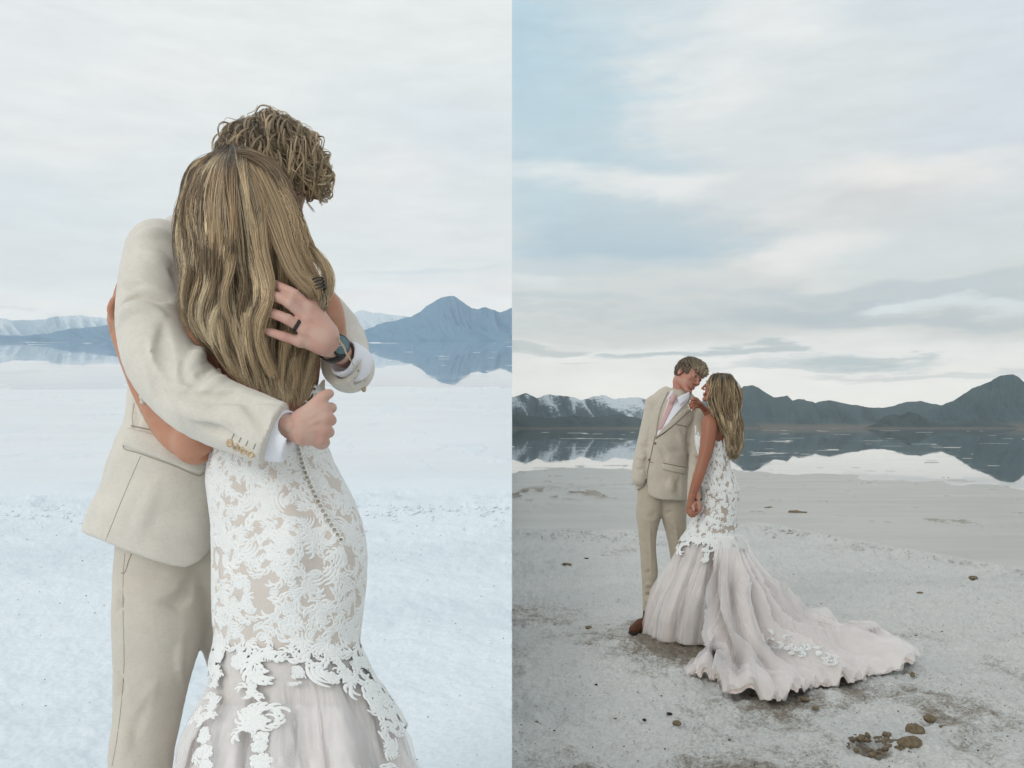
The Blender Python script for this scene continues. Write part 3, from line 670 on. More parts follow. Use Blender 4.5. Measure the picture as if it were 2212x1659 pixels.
M_glass = mat('watch_glass', (.09, .16, .18), .12, .6); M_strap = mat('black_leather', (.015, .014, .014), .5, .4, bump=(300, .3, .001))
M_nail = mat('nail', (.70, .42, .36), .25, .5); M_pearl = mat('covered_button', (.88, .85, .80), .6, .3)

# ------------------------------------------------------------ the embracing couple, close to the camera
def P3(l): return [P(*a[:3]) for a in l]
GL = 'couple embracing on the pale salt flat'
def left_groom():
    # --- body (head, neck, trunk, legs, arms) with finer hands joined in
    b = Field(P(180, 1700, 1.95) - [.15, .42, .55], P(830, 200, 2.1) + [.15, .35, .1], .0055)
    b.ell(P(575, 370, 1.99), (.092, .094, .104), k=.02)                      # skull
    b.chain([(606, 415, 2.04, 50), (616, 446, 2.07, 36), (612, 464, 2.09, 28)], .03)  # cheek and jaw, turned away
    b.chain([(640, 428, 2.10, 14), (645, 436, 2.12, 8)], .01)                # nose on the far side
    b.chain([(560, 420, 2.02, 55), (520, 520, 2.05, 58), (500, 600, 2.06, 70)], .03)
    b.chain([(470, 600, 2.05, 85), (420, 760, 2.06, 80), (390, 940, 2.06, 76), (385, 1060, 2.06, 76)], .04, n=(0, 1, 0), q=.8)
    b.chain([(350, 1120, 2.03, 60), (345, 1330, 2.02, 54), (322, 1500, 2.0, 42), (300, 1720, 1.98, 34), (290, 2050, 1.96, 34)], .03)
    b.chain([(460, 1120, 2.12, 60), (525, 1400, 2.13, 48), (560, 1700, 2.1, 36), (550, 2060, 2.06, 34)], .03)
    b.chain([(290, 2085, 1.96, 30), (350, 2095, 1.93, 24), (400, 2105, 1.9, 20)], .02); b.chain([(550, 2050, 2.06, 28), (620, 2060, 2.04, 20)], .02)
    b.chain([(345, 545, 2.0, 42), (330, 690, 1.92, 36), (380, 820, 1.82, 32), (500, 895, 1.725, 28), (640, 922, 1.66, 24)], .02)
    b.chain([(590, 590, 2.12, 50), (715, 710, 2.10, 34), (768, 782, 2.0, 28), (752, 775, 1.88, 26), (722, 752, 1.76, 26)], .02)
    vb, fb = b.mesh(); vb = relax(vb, fb, 2)
    # left hand spread on the hair: back of the hand to the camera
    h = Field(P(560, 800, 1.72) - [.02, .06, .02], P(780, 590, 1.72) + [.02, .12, .03], .0026)
    h.chain([(735, 762, 1.79, 25), (714, 748, 1.735, 25), (698, 733, 1.712, 27)], .012)
    h.chain([(704, 722, 1.715, 22), (672, 676, 1.706, 17)], .014); h.chain([(704, 730, 1.712, 22), (668, 700, 1.702, 17)], .014)
    h.chain([(700, 738, 1.712, 22), (662, 718, 1.704, 16)], .014); h.chain([(698, 744, 1.716, 20), (652, 738, 1.710, 13)], .014)
    h.chain([(706, 716, 1.72, 20), (676, 655, 1.718, 14)], .014)
    fing = [[(668, 668, 1.704, 13.5), (636, 636, 1.694, 11.5), (609, 622, 1.705, 10.5), (590, 612, 1.722, 9)],       # index
            [(664, 690, 1.698, 13.5), (626, 655, 1.688, 12), (597, 641, 1.695, 11), (576, 634, 1.709, 9.5)],         # middle
            [(661, 714, 1.698, 13), (622, 690, 1.690, 11.5), (592, 678, 1.695, 10.8), (570, 671, 1.708, 9)],         # ring
            [(650, 739, 1.704, 11.5), (613, 727, 1.698, 10), (592, 720, 1.698, 9.4), (579, 716, 1.700, 8.2)]]        # little
    for q in fing: h.chain(q, .0035, sub=3)
    for (u, v, y, r) in ((668, 664, 1.699, 11), (664, 690, 1.694, 12), (659, 715, 1.695, 11.5), (647, 739, 1.702, 9)): h.ell(P(u, v, y), (px(r, y),) * 3, k=.008)
    for (u, v, y, r) in ((636, 636, 1.690, 10.5), (626, 655, 1.684, 11.3), (622, 690, 1.687, 10.6), (613, 727, 1.696, 9)): h.ell(P(u, v, y), (px(r, y),) * 3, k=.005)
    for t0, t1 in (((655, 690), (692, 722)), ((652, 715), (690, 735)), ((662, 668), (700, 712))): h.fold([t0, ((t0[0] + t1[0]) / 2, (t0[1] + t1[1]) / 2), t1], 3, .9, .003)
    for q in ((626, 655), (622, 690), (613, 727), (636, 636)):
        for d_ in (-3.5, 0, 3.5): h.fold([(q[0] + d_ * .8 + 3, q[1] + d_ * .5 - 7), (q[0] + d_ * .8 - 3, q[1] + d_ * .5 + 6)], 1.4, -.7, .001)
    h.fold([(583, 710), (578, 712), (577, 718), (581, 723)], 1.2, -.6, .001)
    h.chain([(692, 700, 1.73, 18), (684, 668, 1.735, 14), (676, 640, 1.742, 11.5), (668, 622, 1.75, 10)], .008)    # thumb, under the curls
    vh, fh = h.mesh(); vh = relax(vh, fh, 1)
    # right hand: fist closed on her waist
    g = Field(P(600, 985, 1.66) - [.03, .05, .02], P(740, 830, 1.66) + [.03, .15, .03], .0026)
    g.chain([(600, 925, 1.675, 25), (650, 924, 1.665, 26)], .01)
    g.chain([(655, 905, 1.665, 24), (692, 885, 1.665, 18)], .014); g.chain([(655, 918, 1.66, 23), (700, 905, 1.66, 15)], .010)
    g.chain([(655, 930, 1.66, 23), (696, 930, 1.66, 15)], .010); g.chain([(655, 938, 1.665, 25), (688, 950, 1.668, 15)], .014)
    for (u, v, r) in ((700, 884, 14), (707, 903, 15), (703, 927, 14), (695, 948, 12)): g.ell(P(u, v, 1.664), (px(r, 1.664),) * 3, k=.006)
    fg = [[(700, 884, 1.665, 13), (716, 881, 1.69, 11.5), (708, 886, 1.72, 10.5), (692, 890, 1.725, 9)],
          [(707, 903, 1.663, 13.5), (715, 908, 1.69, 12), (704, 912, 1.72, 11), (690, 914, 1.725, 9)],
          [(703, 927, 1.663, 13), (711, 934, 1.69, 11.5), (700, 938, 1.72, 10.5), (688, 938, 1.722, 9)],
          [(695, 948, 1.666, 11), (703, 956, 1.69, 10), (695, 962, 1.71, 9.4), (684, 960, 1.715, 8)]]
    for q in fg: g.chain(q, .003, sub=3)
    g.chain([(660, 900, 1.668, 19), (682, 872, 1.665, 14), (700, 856, 1.668, 12), (712, 850, 1.682, 10)], .008, sub=3)
    for p0, p1 in (((664, 905), (694, 888)), ((664, 920), (698, 905)), ((662, 932), (696, 928))): g.fold([p0, ((p0[0] + p1[0]) / 2, (p0[1] + p1[1]) / 2 - 1), p1], 3, 1.4, .003)
    vg, fg_ = g.mesh(); vg = relax(vg, fg_, 1)
    v, f = joinm((vb, fb), (vh, fh), (vg, fg_))
    base = Vector(P(320, 2110, 1.96)); base.x = -.78; base.z = .185
    man = person('man in light linen suit and black watch hugging the blond woman', base, v, f, M_skinG, GL)
    # --- jacket
    j = Field(P(150, 1300, 1.95) - [.05, .45, .02], P(850, 420, 2.1) + [.1, .4, .06], .0048)
    j.chain([(440, 570, 2.07, 100), (420, 700, 2.06, 112), (392, 840, 2.05, 108), (385, 930, 2.05, 112), (372, 1010, 2.05, 125)], .03, n=(0, 1, 0), q=.85)
    j.chain([(372, 1010, 2.03, 122), (352, 1100, 2.03, 137), (332, 1160, 2.03, 145), (325, 1260, 2.03, 150)], .03, n=(0, 1, 0), q=.90)
    j.chain([(395, 525, 2.05, 58), (500, 520, 2.1, 60), (600, 560, 2.14, 62)], .04)
    j.chain([(345, 545, 1.99, 72), (328, 640, 1.93, 71), (330, 720, 1.88, 73), (362, 800, 1.82, 78), (430, 868, 1.765, 77), (520, 908, 1.715, 74), (600, 940, 1.672, 71), (640, 955, 1.65, 70)], .014, n=(-.2, 1, .2), q=.92)
    j.chain([(600, 590, 2.14, 62), (720, 720, 2.12, 60), (742, 770, 2.03, 56), (756, 796, 1.93, 53), (745, 786, 1.85, 54), (728, 772, 1.78, 54)], .012)
    # sleeve folds
    FS = 2.4
    for pts, r, a in [([(268, 615), (300, 620), (345, 640), (388, 650)], 9, -9), ([(275, 640), (320, 636), (370, 652), (395, 664)], 10, 6), ([(264, 660), (300, 644), (350, 655)], 7, -5),
                      ([(262, 690), (278, 672), (310, 668), (350, 680)], 12, 5), ([(350, 545), (378, 590), (388, 630)], 8, -6), ([(290, 515), (330, 505), (372, 520)], 10, 5), ([(300, 545), (340, 560), (378, 590)], 10, 4),
                      ([(398, 780), (396, 805), (408, 822), (436, 815)], 7, -8), ([(438, 745), (428, 770), (408, 800)], 9, 9), ([(458, 795), (436, 808), (412, 838), (385, 870)], 7, -9), ([(486, 812), (462, 832), (420, 864)], 9, 9),
                      ([(520, 845), (490, 850), (450, 880)], 8, -6), ([(345, 730), (330, 790), (350, 850)], 12, 5), ([(310, 740), (325, 800), (345, 850), (390, 890)], 10, -5), ([(372, 850), (430, 858), (520, 862), (600, 872)], 9, -5),
                      ([(380, 880), (440, 900), (520, 915)], 12, 5), ([(420, 915), (470, 930), (520, 955)], 9, -5), ([(355, 700), (350, 760), (372, 820)], 12, -5), ([(530, 870), (560, 900), (570, 950)], 12, -3)]: j.fold(pts, r * 1.25, a * FS)
    for pts, r, a in [([(290, 870), (298, 900), (290, 930)], 8, -5), ([(300, 830), (310, 880), (300, 915)], 9, 5), ([(350, 1020), (310, 1110), (290, 1180)], 18, 4),
                      ([(752, 735), (776, 790), (770, 850)], 10, 5), ([(765, 740), (792, 790), (782, 840)], 8, -5), ([(735, 800), (755, 830), (770, 845)], 6, 4)]: j.fold(pts, r, a)
    hemU, hemV = [100, 190, 250, 320, 370, 400, 432, 452, 468, 600], [1120, 1155, 1180, 1207, 1221, 1225, 1212, 1190, 1160, 900]
    c0, c1 = P(623, 876, 1.69), P(571, 1012, 1.69); ax = np.cross(c1 - c0, [0, 1, 0]); ax /= np.linalg.norm(ax); ax = ax * np.sign(ax[0]); 
    w0 = P(735, 768, 1.80); wn = np.array([-.60, -.72, .34]); wn /= np.linalg.norm(wn)
    def cut(x, y, z):
        u = U0 + F * x / y; vv = V0 - F * (z - CZ) / y
        low = (vv - np.interp(u, hemU, hemV)) * y / F; low = np.where((y > 1.80) & (vv > 1000), low, -1)
        near = (y < 1.9) & (((u < 690) & (vv > 820)) | ((u < 780) & (vv > 872)))
        cf = np.where(near, (x - c0[0]) * ax[0] + (y - c0[1]) * ax[1] * .3 + (z - c0[2]) * ax[2], -1)
        wr = np.where((u > 655) & (vv > 600) & (vv < 880) & (y < 1.97) & ~near, (x - w0[0]) * wn[0] + (y - w0[1]) * wn[1] + (z - w0[2]) * wn[2] + .016, -1)
        return np.maximum(np.maximum(low, cf), wr)
    j.clip(cut); j.noise(16, .006, 5)
    # the far cuff gapes: hollow it a little so the shirt shows inside
    j.cone(w0 + wn * .05, w0 - wn * .045, px(48, 1.78), px(44, 1.78), .004, 'sub')
    vj, fj = j.mesh(); vj = relax(vj, fj, 1); jk = child('jacket', vj, fj, M_jacketL, man); jb = bvh(vj, fj)
    def ch(n, m, mt, par=man): 
        if m is not None: return child(n, m[0], m[1], mt, par)
    fl = patch(jb, [(280, 926), (330, 938), (390, 962), (452, 985)], [(267, 962), (300, 975), (370, 1000), (425, 1022), (444, 1012)], .007, nu=40)
    pf = ch('pocket_flap', fl, M_jacketL, jk)
    ch('welt', seam_or_shade(jb, [(284, 920), (330, 930), (370, 945)], .0016, .001), M_seamL, jk)
    ch('seam_or_shade', seam_or_shade(jb, [(266, 963), (272, 971), (300, 979), (370, 1004), (425, 1027), (440, 1022)], .0011, .0005), M_seamL, jk)  # dark line under the flap edge standing in for its shadow
    ch('seam_or_shade', seam_or_shade(jb, [(304, 985), (280, 1040), (255, 1100), (228, 1168)], .0008), M_seamL, jk)
    ch('seam_or_shade', seam_or_shade(jb, [(290, 870), (286, 900), (288, 925)], .0008), M_seamL, jk)
    ch('seam_or_shade', seam_or_shade(jb, [(372, 480), (384, 540), (388, 600), (386, 660)], .0008), M_seamL, jk)
    for (u, v_) in ((498, 957), (513, 965), (528, 972), (544, 979)):
        hcp, n = cast(jb, u, v_)
        if hcp is None: continue
        q = Field(hcp - .012, hcp + .012, .0011); q.ell(hcp + n * .002, (.0078, .0036, .0078), k=.001); q.ell(hcp + n * .0062, (.0045, .002, .0045), k=.001, op='sub')
        for dx_, dz_ in ((-.0016, -.0016), (.0016, .0016), (.0016, -.0016), (-.0016, .0016)): q.ell(hcp + n * .0045 + [dx_, 0, dz_], (.0007, .004, .0007), k=.0003, op='sub')
        m_ = q.mesh(); ch('button', m_, M_button, jk)
        ch('buttonhole', seam_or_shade(jb, [(u + 3, v_ - 9), (u + 8, v_ - 20)], .0009, .0005), M_seamL, jk)
    hcp, n = cast(jb, 785, 838)
    if hcp is not None: q = Field(hcp - .012, hcp + .012, .0012); q.ell(hcp + n * .002, (.0055, .0035, .0075), k=.001); ch('button', q.mesh(), M_button, jk)
    # --- shirt cuffs
    s = Field(P(560, 1020, 1.66) - [.03, .06, .03], P(690, 850, 1.66) + [.03, .15, .03], .003)
    cc = P(597, 944, 1.676); nx = ax * 1.
    s.cone(P(575, 935, 1.69), P(662, 952, 1.66), px(62, 1.68), px(52, 1.66), .004, n=(0, 1, 0), q=.82)
    e0, e1 = P(655, 885, 1.66), P(620, 968, 1.66); ex = np.cross(e1 - e0, [0, 1, 0]); ex /= np.linalg.norm(ex); ex *= np.sign(ex[0])
    s.clip(lambda x, y, z: (x - e0[0]) * ex[0] + (z - e0[2]) * ex[2])
    s.clip(lambda x, y, z: -((x - c0[0]) * ax[0] + (z - c0[2]) * ax[2]) - .03)
    s.cone(P(640, 925, 1.66), P(690, 935, 1.66), px(40, 1.66), px(46, 1.66), .002, 'sub')
    m1 = s.mesh()
    s = Field(P(680, 860, 1.74) - [.03, .08, .03], P(800, 690, 1.9) + [.03, .06, .03], .003)
    s.cone(w0 - wn * .035, w0 + wn * .02, px(43, 1.78), px(40, 1.76), .004); s.cone(w0 - wn * .03, w0 + wn * .06, px(34, 1.78), px(40, 1.78), .003, 'sub')
    s.clip(lambda x, y, z: (x - w0[0]) * wn[0] + (y - w0[1]) * wn[1] + (z - w0[2]) * wn[2] + .004); s.noise(40, .004, 3)
    m2 = s.mesh(); child('shirt_cuff', relax(*m1, 1), m1[1], M_shirt, man); child('shirt_cuff', relax(*m2, 1), m2[1], M_shirt, man)
    # --- trousers
    t = Field(P(180, 1700, 2.0) - [.08, .3, .46], P(660, 1090, 2.1) + [.1, .3, .05], .005)
    t.chain([(358, 1110, 2.07, 98), (350, 1250, 2.05, 98), (345, 1340, 2.01, 96), (330, 1450, 2.0, 80), (316, 1560, 1.99, 69), (302, 1680, 1.98, 65), (290, 2060, 1.97, 52)], .02)
    t.chain([(470, 1110, 2.12, 100), (515, 1330, 2.13, 92), (535, 1440, 2.13, 78), (565, 1700, 2.1, 60), (555, 2070, 2.08, 50)], .03)
    for pts, r, a in [([(252, 1280), (262, 1295), (256, 1320)], 9, -5), ([(300, 1560), (320, 1500), (345, 1450)], 12, 4), ([(250, 1450), (262, 1480), (255, 1510)], 10, -6), ([(270, 1640), (300, 1560), (330, 1500)], 10, -4),
                      ([(395, 1500), (385, 1420), (395, 1330)], 9, 4), ([(420, 1240), (400, 1290), (340, 1300)], 14, -3), ([(258, 1560), (275, 1600), (262, 1650)], 12, 5), ([(280, 1330), (330, 1320), (400, 1345)], 12, 2)]: t.fold(pts, r, a)
    t.noise(14, .006, 9); vt, ft = t.mesh(); vt = relax(vt, ft, 2); tr = child('trousers', vt, ft, M_trousersL, man); tb = bvh(vt, ft)
    ch('seam_or_shade', seam_or_shade(tb, [(270, 1195), (266, 1250), (266, 1330), (268, 1430), (262, 1520), (252, 1600), (242, 1655)], .0009), M_seamL, tr)
    ch('pocket', seam_or_shade(tb, [(284, 1196), (278, 1212), (270, 1236), (262, 1238)], .0014), M_seamL, tr)
    # --- ring and watch
    a, c_ = P(661, 714, 1.698), P(622, 690, 1.690); ctr = a * .52 + c_ * .48; dr = (c_ - a) / np.linalg.norm(c_ - a); s1 = np.cross(dr, [0, 1, 0]); s1 /= np.linalg.norm(s1); s2 = np.cross(dr, s1)
    th = np.linspace(0, 2 * math.pi, 33); rr = px(13.4, 1.695); V_, F_ = [], []
    prof = [(-.0035, 0), (-.0035, .0012), (-.002, .0018), (.002, .0018), (.0035, .0012), (.0035, 0)]
    vr = np.array([[ctr + dr * p0 + (s1 * math.cos(x) + s2 * math.sin(x)) * (rr + p1) for p0, p1 in prof] for x in th[:-1]]).reshape(-1, 3)
    fr = []; 
    for i in range(32):
        for k in range(6): fr.append([i * 6 + k, i * 6 + (k + 1) % 6, ((i + 1) % 32) * 6 + (k + 1) % 6, ((i + 1) % 32) * 6 + k])
    child('wedding_ring', vr, np.array(fr), M_black, man)
    wa = P(735, 762, 1.79) - P(698, 733, 1.712); wa /= np.linalg.norm(wa); wc = P(718, 750, 1.748); s1 = np.cross(wa, [0, 1, 0]); s1 /= np.linalg.norm(s1); s2 = np.cross(wa, s1)
    rr = px(30.5, 1.75); prof = [(-.010, 0), (-.010, .0025), (.010, .0025), (.010, 0)]
    vr = np.array([[wc + wa * p0 + (s1 * math.cos(x) + s2 * math.sin(x)) * (rr + p1) for p0, p1 in prof] for x in th[:-1]]).reshape(-1, 3)
    fr = [[i * 4 + k, i * 4 + (k + 1) % 4, ((i + 1) % 32) * 4 + (k + 1) % 4, ((i + 1) % 32) * 4 + k] for i in range(32) for k in range(4)]
    wt = child('watch', vr, np.array(fr), M_strap, man)
    nd = P(727, 751, 1.7) - P(700, 760, 1.76); nd = np.array([.62, -.75, .05]); nd /= np.linalg.norm(nd); dc = wc + nd * .030
    A_ = np.cross(nd, [0, 0, 1]); A_ /= np.linalg.norm(A_); B_ = np.cross(nd, A_)
    def disc(r0, z0, z1, bev=.001, n=36):
        ring = [(0, z0), (r0, z0), (r0, z1 - bev), (r0 - bev, z1), (0, z1)]
        vv = np.array([[dc + nd * zz + (A_ * math.cos(x) + B_ * math.sin(x)) * r_ for r_, zz in ring] for x in np.linspace(0, 2 * math.pi, n, endpoint=False)]).reshape(-1, 3)
        ff = [[i * 5 + k, i * 5 + k + 1, ((i + 1) % n) * 5 + k + 1, ((i + 1) % n) * 5 + k] for i in range(n) for k in range(4)]; return vv, np.array(ff)
    child('watch_case', *disc(.0205, -.004, .004), M_black, wt); child('watch_face', *disc(.0178, .003, .0048, .0004), M_glass, wt)
    for ang, L_ in ((.4, .012), (2.6, .009)):
        d_ = A_ * math.cos(ang) + B_ * math.sin(ang); child('watch_hand', *tube([dc + nd * .0052, dc + nd * .0052 + d_ * L_], .0004, 4), M_pearl, wt)
    # --- curly hair
    rng = np.random.default_rng(4); C = P(577, 366, 1.99); rad = np.array([.104, .100, .108]); pts, tones = [], []
    crown = np.array([-.25, -.3, .92]); crown /= np.linalg.norm(crown)
    n = 18; t = np.linspace(0, 1, n)
    def lock(d_, L, cr, turns, ns, spread, lo, hi, front, drop, fall=0.):
        root = C + d_ * rad * .96
        flow = d_ - crown * (d_ @ crown); flow = flow / max(np.linalg.norm(flow), .25) + np.array([.8, -.1, -.2]) * (.35 + .7 * front) + rng.normal(size=3) * .22; flow -= d_ * (flow @ d_) * .85; flow /= np.linalg.norm(flow)
        ph = rng.uniform(0, 6.3); si = np.cross(d_, flow); si /= max(np.linalg.norm(si), 1e-6)
        gl = root[None] + flow[None] * (t * L)[:, None]; q = (gl - C) / rad; qn = np.linalg.norm(q, axis=1)[:, None]
        gl = C + q / qn * rad * (1.02 + drop * np.sqrt(t)[:, None]); gl[:, 2] -= fall * t ** 2
        w = turns * 2 * math.pi * t ** .85 + ph; amp = cr * np.minimum(1, t * 2.5)
        gl = gl + si[None] * (np.cos(w) * amp)[:, None] + d_[None] * ((np.sin(w) + .6) * amp * .8)[:, None]
        st = gl[None] + (rng.normal(size=(ns, 3)) * spread)[:, None, :] * (1 - .4 * t)[None, :, None] + rng.normal(size=(ns, 1, 3)) * (.0016 * t ** 2)[None, :, None]
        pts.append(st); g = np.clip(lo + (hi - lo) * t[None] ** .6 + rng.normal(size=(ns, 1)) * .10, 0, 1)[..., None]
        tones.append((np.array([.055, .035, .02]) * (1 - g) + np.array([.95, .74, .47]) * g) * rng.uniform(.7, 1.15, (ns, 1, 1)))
    def rd(): 
        d_ = rng.normal(size=3); return d_ / np.linalg.norm(d_)
    k_ = 0
    while k_ < 620:                                       # close layer following the skull
        d_ = rd()
        if d_[2] < -.55 or d_[1] > .7: continue
        f_ = float(sstep(-.1, .75, d_[0] + .25 * d_[2])); lock(d_, .06 + .02 * f_, .003 + .004 * f_, .9, 30, .0034, .05 + .12 * rng.random(), .16 + .25 * f_ * rng.random(), f_, .05); k_ += 1
    k_ = 0
    while k_ < 250:                                       # separate loose ringlets on top and over the brow
        d_ = rd()
        if d_[2] < -.62 or d_[1] > .45 or (d_[0] + .5 * d_[2]) < rng.uniform(-.35, .25): continue
        f_ = float(sstep(-.2, .7, d_[0] + .25 * d_[2])); lock(d_, rng.uniform(.05, .10), rng.uniform(.007, .019), rng.uniform(.9, 2.0), 13, .0008, .1, rng.uniform(.3, 1.0), f_, .10 + .20 * rng.random() * f_, .012 + .03 * f_); k_ += 1
    k_ = 0
    while k_ < 120:                                       # single flyaway hairs
        d_ = rd()
        if d_[2] < -.6 or d_[1] > .5: continue
        lock(d_, rng.uniform(.05, .10), rng.uniform(.004, .014), rng.uniform(.8, 2), 2, .001, .2, .6, .6, .16 + .14 * rng.random(), .01); k_ += 1
    pts = np.concatenate(pts); tones = np.concatenate(tones); N = pts.shape[1]
    rr = .00042 * (1.15 - np.linspace(0, 1, N) ** 3 * .85)
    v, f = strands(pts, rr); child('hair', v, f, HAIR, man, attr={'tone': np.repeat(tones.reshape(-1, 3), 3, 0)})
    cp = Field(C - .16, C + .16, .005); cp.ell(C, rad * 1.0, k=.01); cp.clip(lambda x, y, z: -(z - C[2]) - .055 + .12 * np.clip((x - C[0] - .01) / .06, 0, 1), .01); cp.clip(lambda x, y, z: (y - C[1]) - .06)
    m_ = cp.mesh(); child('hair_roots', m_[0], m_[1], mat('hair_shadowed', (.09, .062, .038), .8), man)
    return man

FOLD = [1.]
def skirtL(th, v):
    """the fitted dress and its flare, as u and depth offset"""
    T_ = [(820, 520, 702), (860, 490, 702), (900, 466, 702), (960, 452, 706), (1000, 446, 722), (1040, 444, 744), (1080, 449, 764), (1120, 454, 779), (1160, 456, 789), (1200, 457, 793), (1260, 457, 791), (1320, 458, 784), (1380, 461, 777), (1420, 462, 781), (1460, 460, 797), (1500, 450, 817), (1560, 430, 840), (1620, 408, 862), (1700, 388, 888), (1900, 330, 970), (2085, 290, 1020)]
    vs = [a[0] for a in T_]; uL, uR = np.interp(v, vs, [a[1] for a in T_]), np.interp(v, vs, [a[2] for a in T_])
    uc, hf = (uL + uR) / 2, (uR - uL) / 2; yc = 1.90; dr = px(hf, 1.9) * np.interp(v, [820, 960, 1180, 1400, 1600], [.70, .70, .82, .80, .95])
    but = .028 * np.exp(-((v - 1170) / 110.) ** 2)
    s_, c_ = np.sin(th), np.cos(th)
    dy_ = -(dr * c_) - but * np.clip(c_, 0, 1) * (np.exp(-((s_ - .05) / .28) ** 2) + .9 * np.exp(-((s_ - .75) / .25) ** 2)) * .9
    fl = sstep(1440, 1640, v); fold = fl * (.018 * np.sin(th * 9 + 1.3 * np.sin(th * 2)) + .012 * np.sin(th * 17 + 2))
    u = uc + hf * s_ * (1 + FOLD[0] * fl * .03 * np.sin(th * 13)); y = yc + dy_ + fold * FOLD[0]
    return u, y
def surfL(th, v):
    u, y = skirtL(th, v); return np.stack([(u - U0) / F * y, y, CZ - (v - V0) / F * y], -1)
def normS(fn, th, v, c0):
    e = 1e-3; a = fn(th + e, v) - fn(th - e, v); b = fn(th, v + .5) - fn(th, v - .5); n = np.cross(a, b); n /= np.maximum(np.linalg.norm(n, axis=-1), 1e-9)[..., None]
    p = fn(th, v); s_ = np.sign(np.sum(n[..., :2] * (p - c0)[..., :2], -1)); s_[s_ == 0] = 1; return n * s_[..., None]

